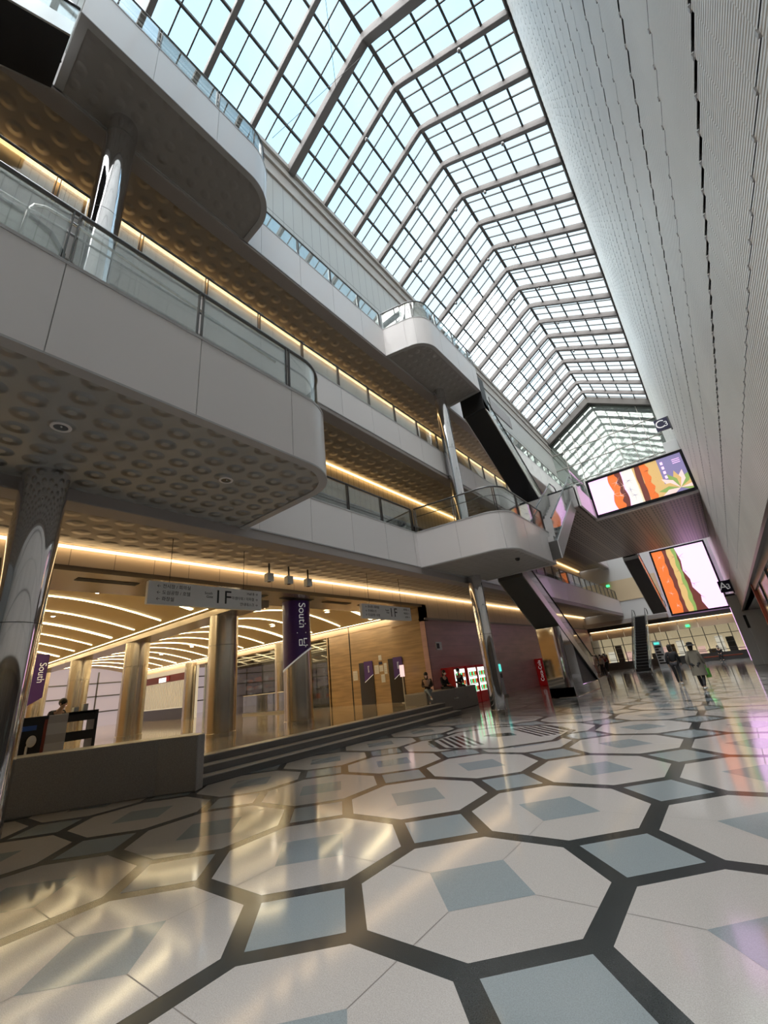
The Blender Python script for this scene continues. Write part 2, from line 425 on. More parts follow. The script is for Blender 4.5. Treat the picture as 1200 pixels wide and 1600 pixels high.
# striped medallion
MX, MY = -5.4, 11.02
def octa(r, c, z, m): mb.poly([(MX + a, MY + b_, z) for a, b_ in ((r, -c), (r, c), (c, r), (-c, r), (-r, c), (-r, -c), (-c, -r), (c, -r))], m)
octa(1.72, .72, .003, 'dark_stone'); octa(1.56, .64, .004, 'cream_stone')
for sgn in (-1, 1):
    for k in range(5):
        u = sgn * (1.40 - .165 * k); hl = min(.92, 2.12 - abs(u)); w = .045; q = .7071
        P4 = [(u - w, -hl), (u + w, -hl), (u + w, hl), (u - w, hl)]
        mb.poly([(MX + (a - b_) * q, MY + (a + b_) * q, .005) for a, b_ in P4], 'dark_stone')
mb.poly([(MX + a, MY + b_, .005) for a, b_ in ((.45, .1), (.1, .5), (-.35, .35), (-.45, 0), (0, -.15))], 'dark_stone')
struct('floor', mb)
# raised lobby floor with steps
LZ = .47
mb = MB(); mb.prism([(x, y, -.2) for x, y in [(-46, -15), (-13.0, -15), (-13.0, 1.2), (-10.6, 4.9), (-10.3, 4.95), (-10.3, 16.4), (-11.8, 16.4), (-11.8, 18.5), (-19.2, 18.5), (-19.2, 30), (-46, 30)]], (0, 0, LZ + .2)); struct('floor', mb, 'lobby_floor')
st = thing('entrance_steps', 'long flight of three low dark stone steps up to the lobby', 'steps', (-9.8, 11, 0))
SY0, SY1 = 5.1, 16.4
for k, (xa, z) in enumerate(((-9.5, .157), (-9.85, .313), (-10.2, .472))):
    MB().box(-10.6, xa, SY0, SY1, 0, z - .02, 'step_stone').box(-10.6, xa + .015, SY0, SY1, z - .02, z, 'step_edge').build('step', parent=st)

# ------------------------------------------------------------------ skylight
EZ, RZ, XL, XR, XM = 27.4, 30.85, -10.5, 1.0, -4.75
YS = [11.6 + 2.43 * k for k in range(-11, 17)]
YA, YE = YS[0], YS[-1]
sk = thing('glass_roof', 'long ridged glass roof on grey ribs over the whole hall', 'skylight', (XM, 20, EZ))
for y in YS:
    prof = []
    a = Vector((XL, EZ)); c = Vector((XR, EZ)); t = Vector((XM, RZ))
    up = [a, a.lerp(t, .9), t - Vector((0, .12)), c.lerp(t, .9), c]
    mb = MB(); w = .19 if abs(y - 9.17) < .1 else .11; dd = .25 if w > .15 else 0
    lo = [Vector((XL + .15, EZ - .42 - dd)), a.lerp(t, .9) - Vector((-.1, .42 + dd)), t - Vector((0, .52 + dd)), c.lerp(t, .9) - Vector((.1, .42 + dd)), Vector((XR - .15, EZ - .42 - dd))]
    ring = [(p.x, y - w, p.y) for p in up] + [(p.x, y - w, p.y) for p in lo[::-1]]
    n = 10; vs = ring + [(x, y + w, z) for x, _, z in ring]
    fs = [(i, i + 1, 8 - i, 9 - i) for i in range(4)] + [(n + i, n + 9 - i, n + 8 - i, n + i + 1) for i in range(4)] + [(i, n + i, n + (i + 1) % n, (i + 1) % n) for i in range(n)]
    mb.add(vs, fs).build('rib', 'rib_paint', sk, bevel=.03)
for k in range(0, 6):
    for sgn, X in ((1, XL), (-1, XR)):
        t = k / 5
        if k == 5 and sgn < 0: continue
        x = X + (XM - X) * t; z = EZ + (RZ - EZ) * t
        w = .05 if 0 < k < 5 else .09
        MB().box(x - w, x + w, YA, YE, z - .14 if k else z - .2, z + .03).build('ridge_beam' if k == 5 else 'purlin', 'bar_paint', sk)
for sgn, X in ((1, XL), (-1, XR)):
    mb = MB()
    for y0 in YS[:-1]:
        for f in (1 / 3, 2 / 3):
            y = y0 + 2.43 * f; w = .028
            a = Vector((X, 0, EZ)); t = Vector((XM, 0, RZ))
            pts = [(X, y - w, EZ - .07), (X, y + w, EZ - .07), (X, y + w, EZ + .02), (X, y - w, EZ + .02)]
            mb.prism(pts, (XM - X, 0, RZ - EZ))
    mb.build('glazing_bar', 'bar_paint', sk)
    MB().quad((X, YA, EZ + .04), (X, YE, EZ + .04), (XM, YE, RZ + .04), (XM, YA, RZ + .04)).build('glazing', 'sky_glass', sk)
# little lamps under the ribs
lamp = None
lampspots = []
for k in (11, 13, 14, 16, 18, 20, 22):
    for t, sgn in ((.35, 1), (.62, 1), (.9, 1), (.4, -1), (.75, -1)):
        if (k + int(t * 10)) % 2: lampspots.append((k, t, sgn))
for i, (k, t, sgn) in enumerate(lampspots):
    X = XL if sgn > 0 else XR
    x = X + (XM - X) * t; z = EZ + (RZ - EZ) * t - .42
    if lamp is None:
        lamp = thing('roof_spotlight', 'tiny dark spotlight hanging from a rib of the glass roof', 'lamp', (x, YS[k], z), 'small spotlights under the roof ribs')
        MB().tube([(x, YS[k], z), (x, YS[k], z - .16)], .02, 6).build('stem', 'dark_steel', lamp)
        MB().ell((x, YS[k], z - .24), (.1, .1, .13)).build('lamp_head', 'dark_steel', lamp, smooth=True)
    else:
        c = copy_tree(lamp); c.location = (x, YS[k], z)

for (a, b_, l) in (((-9.9, 7.6, 27.0), (-5.2, 9.3, 29.8), 'thin tie wire slanting under the glass roof at upper left'), ((-5.2, 7.0, 30.2), (-6.6, 8.9, 28.6), 'short thin cable hanging under the nearer roof rib')):
    o = MB().tube([a, b_], .012, 5).build('tie_wire', 'dark_steel'); tag(o, l, 'cable')

# ------------------------------------------------------------------ right wall: corrugated cladding
WX = 1.0
YW0, YW1 = -15.0, 50.6
mb = MB()
mb.box(WX + .04, WX + .3, YW0, YW1, 3.3, EZ, 'seam_dark')
zs = [3.35]; k = 0
while zs[-1] < EZ - .9: zs.append(zs[-1] + .9 + (.07 if len(zs) % 2 else 0.02))
zs.append(EZ - .02)
PW = .28
for r_, (za, zb) in enumerate(zip(zs, zs[1:])):
    lo = .028 if r_ % 2 == 0 else .008; hi = .008 if r_ % 2 == 0 else .028
    y = YW0
    while y < YW1 - .01:
        w = PW if y < 26 else PW * 2
        y2 = min(YW1, y + w); g_ = .0065
        mb.quad((WX + .012, y + g_, za + lo), (WX - .004, y2 - g_, za + lo), (WX - .004, y2 - g_, zb - hi), (WX + .012, y + g_, zb - hi), 'corrugated')
        mb.quad((WX - .004, y2 - g_, za + lo), (WX + .03, y2 - g_ + .002, za + lo), (WX + .03, y2 - g_ + .002, zb - hi), (WX - .004, y2 - g_, zb - hi), 'corrugated')
        if y < 22 and za < 20:
            mb.box(WX - .012, WX + .02, y2 - .012, y2 + .012, zb - .03, zb + .008, 'lip_grey')
        y = y2
mb.box(WX - .06, WX + .05, YW0, YW1, 3.26, 3.35, 'dark_steel')
mb.box(WX - .14, WX + .3, YW0, YW1, EZ - .12, EZ + .1, 'cornice')
struct('wall_right', mb)
# glass-fronted zone under it
mb = MB(); mb.box(1.06, 1.12, YW0, 18.4, 0, 3.3, 'store_dark'); mb.box(1.02, 1.06, YW0, 18.4, 3.05, 3.28, 'dark_steel'); mb.box(1.02, 1.06, YW0, 18.4, 0, .12, 'dark_steel')
for y in (-2, 1, 4, 7, 10, 13, 16): mb.box(1.03, 1.06, y - .02, y + .02, .1, 3.1, 'dark_steel')
struct('wall_right', mb)
mb = MB(); mb.box(2.9, 3.1, 18.4, YW1, -.05, 3.3, 'pale_box'); mb.box(1.0, 3.1, 18.4, YW1, 3.3, 3.4, 'pale_box'); mb.box(1.12, 3.1, 18.3, 18.4, 0, 3.3, 'pale_box')
struct('wall_right', mb)
rf = MB().box(.98, 1.10, 18.40, 18.56, 0, 3.26).build('door_frame_post', 'red_frame', bevel=.01); tag(rf, 'dark red upright at the end of the dark shopfront glass on the right', 'post')

# ------------------------------------------------------------------ left upper wall and slabs
mb = MB(); mb.box(XL - .3, XL, YW0, 50.6, 16.1, 25.2, 'upper_panel')
for i, (z0, z1, d) in enumerate(((25.2, 25.45, .10), (25.45, 26.2, .02), (26.2, 26.35, .14), (26.35, 26.9, .06), (26.9, 27.05, .2), (27.05, 27.42, .12))):
    mb.box(XL - .3, XL + d, YW0, 50.6, z0, z1, 'cornice')
struct('wall_left', mb)
gr = thing('wall_grille', 'dark slatted ventilation grille high in the pale left wall', 'grille', (XL, 34.4, 23.9))
mb = MB(); mb.box(XL, XL + .05, 32, 36.8, 23.2, 24.6, 'dark_steel')
for k in range(14): mb.box(XL + .05, XL + .08, 32.05, 36.75, 23.25 + k * .098, 23.30 + k * .098, 'lip_grey')
mb.build('grille_panel', parent=gr)

FX = -8.1
def walkway(name, label, zf, zt, soffit_z, wall_x, beam, spans, posts_to=48, lipz=None):
    root = thing(name, label, 'walkway', (FX, 22, zf))
    P = [(FX, -14.9), (FX, 50.4)]
    edge(root, P, zf, zt, spans=[(a + 14.9, b_ + 14.9) for a, b_ in spans], pitch=1.7, post_off=.23, inner=False)
    MB().box(wall_x, FX - .2, -14.9, 50.4, zt - .5, zt - .42).build('deck', 'lobby_floor', root)
    MB().box(wall_x, FX - .14, -14.9, 50.4, soffit_z, soffit_z + .06).build('soffit', 'soffit_warm', root)
    MB().box(FX - .5, FX - .02, -14.9, 50.4, beam, zf - .02).build('edge_beam', 'beam_brown', root, bevel=.02)
    return root
w2 = walkway('walkway', 'lowest white-edged walkway with glass rail, above the lobby opening', 5.35, 6.65, 5.55, -12.0, 5.08, [(5.5, 12.7), (18.0, 50.0)])
w3 = walkway('walkway', 'middle white-edged walkway with glass rail behind the tall chrome column', 10.3, 11.5, 10.5, -11.2, 10.12, [(-5.8, 50.0)])
w4 = walkway('walkway', 'topmost white-edged walkway with glass rail under the glass roof', 15.1, 16.65, 15.35, -10.5, 15.0, [(-5.8, 0.0), (5.3, 12.3), (18.1, 50.0)])
# back walls of each level with cove light
def level_wall(x, zf, zsof, panel, band, lower, glow, zl=.08):
    mb = MB(); mb.box(x - .2, x, -15, 50.6, zsof - band, zsof + .3, panel); mb.box(x - .2, x - .02, -15, 50.6, zf, zsof - band, lower)
    mb.box(x - .2, x + .05, -15, 50.6, zsof - band - .06, zsof - band, 'lip_grey'); struct('wall_left', mb)
level_wall(-11.2, 6.2, 10.5, 'ribbed_panel', 1.5, 'store_dark', None)
level_wall(-10.5, 11.1, 15.35, 'cove_panel', 1.3, 'upper_panel', None)
def cove(label, x, z, y0, y1, m='cove_glow', w=.09):
    o = MB().box(x + .06, x + .06 + w, y0, y1, z - .05, z).build('cove_light', m); tag(o, label, 'light strip')
cove('golden cove light strip along the ceiling of the middle storey', -11.2, 10.46, -14, 50)
cove('golden cove light strip along the ceiling of the top storey', -10.5, 15.31, -14, 50)
cove('warm cove light strip along the ceiling above the lobby opening', -12.0, 5.5, -14, 50, 'cove_glow_low', .10)
o = MB().box(-11.8, 1.0, 50.30, 50.38, 3.84, 3.9).build('cove_light', 'cove_glow_low'); tag(o, 'added warm light strip brightening the far golden panels', 'light strip')  # extra strip added only to brighten the golden panels
# lobby wall: band over the opening, then pinkish stone further on
mb = MB(); mb.box(-12.3, -12.0, -15, 18.45, 5.05, 5.9, 'cove_panel'); mb.box(-12.3, -12.0, 18.45, 50.6, 4.35, 5.9, 'cove_panel')
mb.box(-12.35, -11.93, 18.45, 50.6, 4.27, 4.36, 'cornice'); mb.box(-12.3, -12.0, 18.45, 50.6, -.05, 4.27, 'pink_stone')
struct('wall_left', mb)
mb = MB(); mb.box(-14.2, -12.02, -15, 18.45, 4.92, 5.06, 'beam_bronze')
for k in range(9):
    y = -1.0 + k * 2.2
    for d in (0, .12, .24): mb.box(-12.9 + d, -12.84 + d, y, y + 1.5, 4.905, 4.93, 'black')
struct('ceiling', mb)

# ------------------------------------------------------------------ balconies
def poly_slab(name, P, z0, z1, m, parent):
    n = len(P); mb = MB(); mb.prism([(x, y, z0) for x, y in P], (0, 0, z1 - z0)); return mb.build(name, m, parent)
def balcony(label, P, zf, zt, soffit, pitch, post_off, spans=None, rail_h=1.03, gm='rail_glass', inner=True):
    c = P[len(P) // 2]
    root = thing('balcony', label, 'balcony', (c[0], c[1], zf))
    edge(root, P, zf, zt, spans=spans, pitch=pitch, post_off=post_off, rail_h=rail_h, gmat=gm, inner=inner)
    Q = offs(P, .15)
    poly_slab('soffit', Q, zf + .0, zf + .04, soffit, root)
    poly_slab('deck', Q, zt - .5, zt - .42, 'lobby_floor', root)
    return root
P1 = [(FX - .05, -4.5), (-4.77, -4.5)] + arc(-5.72, 4.4, .95, 0, 90, 14) + [(FX - .05, 5.35)]
b1 = balcony('nearest balcony with rounded corner, dimpled underside and glass rail, at left', P1, 5.30, 6.65, 'soffit_near', 1.7, 1.71)
P2 = [(FX - .02, 12.75), (-5.65, 13.1)] + arc(-5.65, 14.05, .95, -88, 0, 14) + [(-4.7, 17.85), (-7.9, 17.85)]
b2 = balcony('low balcony with rounded corner past the chrome column, escalators at its end', P2, 5.33, 6.66, 'soffit_plain', 1.62, 0, spans=[(0, plen(P2)[-1] - 3.3)])
P3 = [(FX - .05, .1), (-6.37, .1)] + arc(-7.4, 4.15, 1.03, 0, 90, 14) + [(FX - .05, 5.2)]
b3 = balcony('topmost balcony at upper left with rounded far corner and dark underside', P3, 15.1, 16.55, 'soffit_plain', 1.6, 0, spans=[(1.7, plen(P3)[-1])], rail_h=1.1)
P4 = [(FX - .05, 12.35), (-7.1, 12.6)] + arc(-7.2, 13.62, 1.0, -85, 0, 14) + [(-6.2, 17.95), (FX - .05, 17.95)]
b4 = balcony('top balcony with rounded near corner above the chrome column', P4, 15.1, 16.6, 'soffit_plain', 1.6, 0, spans=[(0, plen(P4)[-1] - 1.9)], rail_h=1.1)
# recessed ceiling lamps in the near balcony
def ring_light(x, y, z, label):
    r = thing('downlight', label, 'lamp', (x, y, z))
    MB().lathe(x, y, [(.085, z + .02), (.085, z - .012), (.12, z - .012), (.125, z)], 28, caps=False).build('trim_ring', 'white_panel', r, smooth=True)
    MB().lathe(x, y, [(.085, z - .004), (.06, z + .002), (.02, z - .003)], 24).build('reflector', 'dark_steel', r, smooth=True)
    MB().tube([(x + .02, y, z), (x + .03, y, z - .015)], .012, 8).build('bulb', 'sign_white', r)
ring_light(-6.19, 1.18, 5.298, 'round recessed lamp in the dimpled ceiling beside the big column')
ring_light(-6.23, 3.68, 5.298, 'round recessed lamp near the rounded end of the dimpled ceiling')
for (x, y, z, l) in ((-5.35, 15.2, 5.325, 'small black dome camera under the low balcony beyond the column'),):
    o = MB().lathe(x, y, [(.09, z), (.09, z - .03), (.07, z - .08), (.02, z - .10)], 20).build('dome_camera', 'black_gloss', smooth=True); tag(o, l, 'camera')
# stainless loop rail and escalator end on the near balcony
lr = MB().tube([(-5.05, .20, 6.25), (-5.05, .20, 7.45), (-5.05, .24, 7.58), (-5.05, .34, 7.66), (-5.05, .6, 7.68), (-5.05, 3.9, 7.40)], .022, 10).build('guard_rail', 'steel', smooth=True)
tag(lr, 'thin stainless loop guard rail behind the glass of the nearest balcony', 'rail')
he = thing('escalator_end', 'black rounded escalator handrail end behind the glass of the nearest balcony', 'escalator', (-5.5, -.8, 6.23))
ap = [(-5.5, -2.6, 7.45), (-5.5, -.8, 7.78), (-5.5, -.05, 7.87), (-5.5, .25, 7.88), (-5.5, .5, 7.78), (-5.5, .66, 7.55), (-5.5, .66, 7.3), (-5.5, .5, 7.1), (-5.5, .1, 7.0)]
MB().tube(ap, .04, 10).build('handrail', 'black_gloss', he, smooth=True)
MB().prism([(x + .0, y * .97, z - .05) for x, y, z in ap] + [(-5.5, -2.6, 6.3)], (.012, 0, 0)).build('glass_panel', 'rail_glass', he)
MB().box(-5.55, -5.43, -2.6, .3, 6.23, 6.9).build('skirt', 'steel', he)

# ------------------------------------------------------------------ chrome columns
def column(x, y, z0, z1, r, label, m='chrome', name='column'):
    root = thing(name, label, 'column', (x, y, z0))
    MB().lathe(x, y, [(r, z0), (r, z1)], 64).build('shaft', m, root, smooth=True)
    MB().lathe(x, y, [(r + .02, z0), (r + .02, z0 + .12), (r, z0 + .13)], 48, caps=False).build('base_ring', 'steel', root, smooth=True)
    mb = MB()
    for z in [z0 + 2.9 * k for k in range(1, 9) if z0 + 2.9 * k < z1 - .5]: mb.lathe(x, y, [(r + .0015, z), (r + .0015, z + .012)], 48, caps=False)
    if mb.v: mb.build('joint_ring', 'dark_steel', root)
    return root
column(-7.8, 1.45, 0, 15.1, .31, 'tall mirror-chrome column at far left running up through the nearest balcony')
column(-7.8, 16.35, 0, 15.1, .29, 'tall mirror-chrome column standing beyond the steps and through the low balcony')

# ------------------------------------------------------------------ escalators (underside line from (ya, za) to (yb, zb))
def escalator(label, x0, x1, ya, za, yb, zb, under='black', side='steel', dep=.5, rail=1.15, gm='rail_glass', land=1.2, flat=0., stepm='lip_grey'):
    root = thing('escalator', label, 'escalator', ((x0 + x1) / 2, ya if za < zb else yb, min(za, zb)))
    d = Vector((0, yb - ya, zb - za)).normalized(); sl = (zb - za) / (yb - ya)
    prof = [(ya, za), (yb, zb), (yb, zb + dep), (ya, za + dep)]
    mb = MB(); mb.prism([(x0 + .04, y, z) for y, z in prof], (x1 - x0 - .08, 0, 0)); mb.build('truss', under, root)
    for x in (x0, x1 - .04):
        MB().prism([(x, y, z) for y, z in prof], (.04, 0, 0)).build('side_panel', side, root)
    MB().prism([(x, y, z) for x, y, z in [(x0 + .05, ya, za + dep), (x0 + .05, yb, zb + dep), (x0 + .05, yb, zb + dep + .02), (x0 + .05, ya, za + dep + .02)]], (x1 - x0 - .1, 0, 0)).build('comb_deck', 'dark_steel', root)
    mb = MB(); n = int(abs(yb - ya) / .4); s = 1 if yb > ya else -1
    for k in range(n):
        y = ya + s * .4 * (k + .5); z = za + sl * (y - ya) + dep
        mb.box(x0 + .15, x1 - .15, y - .2, y + .2, z - .1, z + .12)
    mb.build('steps', stepm, root)
    for x in (x0 + .02, x1 - .04):
        pts = [(ya - s * land, za + dep + .1), (ya, za + dep + .1), (yb, zb + dep), (yb + s * land * .8, zb + dep), (yb + s * land * .8, zb + rail), (yb, zb + rail), (ya, za + rail), (ya - s * land, za + rail)]
        if flat: pts = [(ya, za + dep), (yb, zb + dep), (yb, zb + rail), (ya, za + rail)]
        MB().prism([(x, y, z) for y, z in pts], (.015, 0, 0)).build('glass_panel', gm, root)
        hp = [(ya - s * land, za + rail), (ya, za + rail), (yb, zb + rail), (yb + s * land * .8, zb + rail)] if not flat else [(ya, za + rail), (yb, zb + rail), (yb + s * .8, zb + rail)]
        e = hp[-1]
        for a in range(1, 7):
            t = math.pi * a / 6; hp.append((e[0] + s * .28 * math.sin(t), e[1] - .28 + .28 * math.cos(t)))
        MB().tube([(x + .007, y, z) for y, z in hp], .035, 8).build('handrail', 'black_gloss', root, smooth=True)
    return root
eA = escalator('long black-bellied escalator coming down from the top balcony', -7.45, -6.2, 17.98, 14.14, 25.2, 9.42, flat=1)
MB().box(-7.45, -6.2, 17.97, 18.6, 14.05, 16.1).build('top_landing', 'black', eA)
eB = escalator('escalator rising from the hall floor to the low balcony, chrome-clad at its foot', -7.4, -6.2, 17.88, 5.15, 25.6, .38, under='dark_soffit', side='steel', rail=1.25, gm='rail_glass', flat=1)
MB().box(-7.4, -6.2, 25.6, 27.4, 0, .5).build('foot_landing', 'steel', eB)
MB().box(-7.38, -6.22, 21.1, 25.6, 0, .45).prism([(-7.38, 21.1, 0), (-7.38, 22.6, 0), (-7.38, 22.6, 2.2), (-7.38, 21.1, 3.13)], (1.16, 0, 0)).build('chrome_cladding', 'chrome', eB, bevel=.03)
MB().prism([(-7.3, 22.6, 0), (-7.3, 25.4, 0), (-7.3, 25.4, .5), (-7.3, 22.6, 2.2)], (1.0, 0, 0)).build('dark_cladding', 'dark_green', eB)
eC = escalator('short escalator climbing from the low balcony to the bridge landing', -5.45, -4.3, 17.4, 5.4, 23.4, 9.3, under='dark_soffit', side='lip_grey', rail=1.75, dep=.75, flat=1)
eL = escalator('black-bellied escalator descending out of frame at the upper left corner', -7.7, -6.45, .06, 14.2, -6.5, 9.9, flat=1)
eD = escalator('distant dark escalator slanting down in front of the tall screen', -5.3, -4.1, 41.0, 8.9, 48.5, 4.7, under='dark_soffit', flat=1)
eE = escalator('distant dark escalator seen head-on rising from the floor below the bridge', -7.1, -5.9, 41.5, -.3, 49.3, 4.3, flat=1, stepm='black')

# ------------------------------------------------------------------ bridge with screens
SB = 8.85
br = thing('bridge', 'footbridge with perforated metal underside crossing the hall', 'bridge', (-3.5, 32, SB))
MB().box(-8.0, -4.0, 22.3, 38.6, SB, SB + .06).box(-4.0, .95, 25.9, 38.6, SB, SB + .06).build('perforated_soffit', 'perforated', br)
MB().box(-8.0, -4.0, 22.3, 38.6, SB + .06, SB + 1.1).box(-4.0, .98, 25.95, 38.6, SB + .06, SB + 1.1).build('deck', 'lip_grey', br)
MB().box(-4.04, .98, 25.72, 25.95, SB - .02, SB + 2.55).build('parapet', 'white_panel', br)
MB().box(-4.06, -3.9, 22.3, 25.7, SB + .0, SB + 1.2).build('side_parapet', 'white_panel', br)
MB().box(-4.05, -4.03, 22.35, 25.7, SB + 1.2, SB + 2.1).build('glass_panel', 'rail_glass', br)
MB().tube([(-4.04, 22.3, SB + 2.15), (-4.04, 25.7, SB + 2.15)], .035).build('handrail', 'steel', br, smooth=True)
MB().box(-8.0, .98, 38.4, 38.6, SB + 1.1, SB + 2.1).build('rear_parapet', 'white_panel', br)

def cactus(mb, P, h, col, dark, cx, cw, seed, rows=5, z=.01):
    """a ribbed cactus column: rounded lobes with a dark flank; P(u,v,d) maps screen metres to world"""
    rnd = random.Random(seed)
    left = []; right = []
    n = 40
    for i in range(n + 1):
        t = i / n; b_ = .5 + .5 * abs(math.sin(t * math.pi * rows))
        left.append((cx - cw * (.38 + .14 * b_) + .05 * cw * math.sin(9 * t + seed), h * t)); right.append((cx + cw * (.36 + .14 * b_) + .04 * cw * math.sin(7 * t), h * t))
    for i in range(n):
        l0, l1, r0, r1 = left[i], left[i + 1], right[i], right[i + 1]
        mb.quad(P(*l0, z), P(*r0, z), P(*r1, z), P(*l1, z), col)
        k0 = l0[0] + (r0[0] - l0[0]) * (.62 + .08 * math.sin(i * .6)); k1 = l1[0] + (r1[0] - l1[0]) * (.62 + .08 * math.sin((i + 1) * .6))
        mb.quad(P(k0, l0[1], z * 1.5), P(*r0, z * 1.5), P(*r1, z * 1.5), P(k1, l1[1], z * 1.5), dark)
def spines(mb, P, pts, L, seed, col, z=.02, n=7):
    rnd = random.Random(seed)
    for (x, y) in pts:
        for k in range(n):
            a = rnd.uniform(0, 6.28); l = L * rnd.uniform(.5, 1); w = L * .018
            dx, dy = math.cos(a), math.sin(a)
            mb.poly([P(x - dy * w, y + dx * w, z), P(x + dy * w, y - dx * w, z), P(x + dx * l, y + dy * l, z)], col)
def screen(label, x0, x1, z0, z1, y, frame=.14, art=None, mirror=False):
    root = thing('video_screen', label, 'screen', ((x0 + x1) / 2, y, z0))
    MB().box(x0 - frame, x1 + frame, y, y + .12, z0 - frame, z0).box(x0 - frame, x1 + frame, y, y + .12, z1, z1 + frame).box(x0 - frame, x0, y, y + .12, z0, z1).box(x1, x1 + frame, y, y + .12, z0, z1).build('frame', 'black_gloss', root)
    mb = MB(); W_ = x1 - x0; H_ = z1 - z0
    def P(u, v, d): return ((x0 + u) if not mirror else (x1 - u), y + .05 - d, z0 + v)
    mb.quad(P(0, 0, 0), P(W_, 0, 0), P(W_, H_, 0), P(0, H_, 0), 'screen_white')
    art(mb, P, W_, H_)
    mb.build('display', parent=root)
    return root
def text(s, size, m, matrix, parent=None, name='lettering', ext=.002, align='CENTER', curve=None):
    cu = bpy.data.curves.new(name, 'FONT'); cu.body = s; cu.size = size; cu.align_x = align; cu.align_y = 'CENTER'; cu.extrude = ext
    o = bpy.data.objects.new(name, cu); COL.objects.link(o)
    dg = bpy.context.evaluated_depsgraph_get(); me = bpy.data.meshes.new_from_object(o.evaluated_get(dg))
    COL.objects.unlink(o); bpy.data.objects.remove(o); bpy.data.curves.remove(cu)
    me.transform(matrix)
    if curve: 
        for v in me.vertices: v.co = Vector(curve(v.co))
    if parent is not None:
        off = Vector(); q = parent
        while q is not None: off += q.location; q = q.parent
        me.transform(Matrix.Translation(-off))
    me.materials.clear(); me.materials.append(MATS[m])
    o = bpy.data.objects.new(name, me); COL.objects.link(o)
    if parent is not None: o.parent = parent
    return o
def face_y(x, y, z, rot=0.):   # text facing -Y
    return Matrix.Translation((x, y, z)) @ Matrix.Rotation(rot, 4, 'Y') @ Matrix.Rotation(math.pi / 2, 4, 'X')
def face_x(x, y, z, rot=0.):   # text facing +X
    return Matrix.Translation((x, y, z)) @ Matrix.Rotation(rot, 4, 'X') @ Matrix.Rotation(math.pi / 2, 4, 'Z') @ Matrix.Rotation(math.pi / 2, 4, 'X')
def art_wide(mb, P, w, h):
    cactus(mb, P, h, 'screen_orange', 'screen_brown', w * .30, w * .15, 3, 2)
    mb.quad(P(w * .385, 0, .004), P(w * .52, 0, .004), P(w * .50, h, .004), P(w * .385, h, .004), 'screen_pale')
    mb.quad(P(w * .50, 0, .004), P(w * .77, 0, .004), P(w * .77, h, .004), P(w * .50, h, .004), 'screen_yellow')
    cactus(mb, P, h, 'screen_brown', 'screen_brown', w * .55, w * .06, 5, 2, .012)
    cactus(mb, P, h, 'screen_orange', 'screen_yellow', w * .64, w * .13, 8, 2, .014)
    mb.quad(P(w * .76, 0, .016), P(w, 0, .016), P(w, h, .016), P(w * .76, h, .016), 'screen_violet')
    for k in range(11):   # succulent rosette
        a = math.pi * (k / 10) * 1.15 - .2; cx, cy = w * .89, h * .10; L = h * .48
        ux, uy = math.cos(a), math.sin(a); nx, ny = -uy, ux
        mb.poly([P(cx, cy, .02 + .001 * k), P(cx + ux * L * .5 + nx * h * .09, cy + uy * L * .5 + ny * h * .09, .02 + .001 * k), P(cx + ux * L, cy + uy * L, .02 + .001 * k), P(cx + ux * L * .5 - nx * h * .09, cy + uy * L * .5 - ny * h * .09, .02 + .001 * k)], ('screen_green', 'screen_pink', 'screen_yellow')[k % 3])
    for k in range(5): mb.quad(P(w * .785, h * (.82 - k * .13), .02), P(w * .81, h * (.82 - k * .13), .02), P(w * .81, h * (.9 - k * .13), .02), P(w * .785, h * (.9 - k * .13), .02), 'screen_white')
    for k in range(3): mb.quad(P(w * .90, h * (.86 - k * .05), .02), P(w * .975, h * (.86 - k * .05), .02), P(w * .975, h * (.875 - k * .05), .02), P(w * .90, h * (.875 - k * .05), .02), 'screen_white')
    spines(mb, P, [(w * .30, h * .75), (w * .30, h * .35), (w * .24, h * .45), (w * .36, h * .6)], h * .2, 1, 'screen_pink')
    spines(mb, P, [(w * .43, h * .7), (w * .45, h * .25), (w * .42, h * .45)], h * .2, 2, 'screen_violet')
    spines(mb, P, [(w * .66, h * .5), (w * .66, h * .2), (w * .65, h * .8)], h * .17, 4, 'screen_brown')
def art_tall(mb, P, w, h):
    cactus(mb, P, h, 'screen_orange', 'screen_orange', w * .10, w * .24, 2, 5)
    cactus(mb, P, h, 'screen_brown', 'screen_brown', w * .27, w * .16, 6, 4, .008)
    cactus(mb, P, h, 'screen_yellow', 'screen_green', w * .38, w * .17, 9, 6, .014)
    mb.poly([P(w * .44, 0, .012), P(w * .66, 0, .012), P(w * .60, h * .12, .012), P(w * .62, h * .22, .012), P(w * .53, h * .35, .012), P(w * .54, h * .48, .012), P(w * .47, h * .62, .012), P(w * .50, h * .78, .012), P(w * .46, h, .012), P(w * .38, h, .012)], 'screen_brown')
    for (x, y) in ((.12, .9), (.12, .72), (.13, .5), (.12, .3), (.14, .12)): spines(mb, P, [(w * x, h * y)], h * .07, int(x * 99 + y * 17), 'screen_pink')
    for (x, y) in ((.40, .86), (.41, .64), (.41, .42), (.43, .2), (.42, .08)): spines(mb, P, [(w * x, h * y)], h * .08, int(x * 99 + y * 17), 'screen_brown')
    for (x, y) in ((.50, .85), (.52, .6), (.58, .4), (.63, .2)): spines(mb, P, [(w * x, h * y)], h * .10, int(x * 99 + y * 17), 'screen_brown', n=5)
screen('wide video screen on the bridge showing orange cactus columns and a green succulent', -3.80, .86, SB + .22, SB + 2.30, 25.60, art=art_wide)
screen('second wide video screen seen behind the escalators, left part of the bridge front', -7.9, -4.75, SB + .22, SB + 2.30, 25.62, art=art_wide, mirror=True)
screen('tall video screen on the end wall showing cactus stems against white', -3.85, .55, 4.55, 10.75, 50.2, frame=.16, art=art_tall)
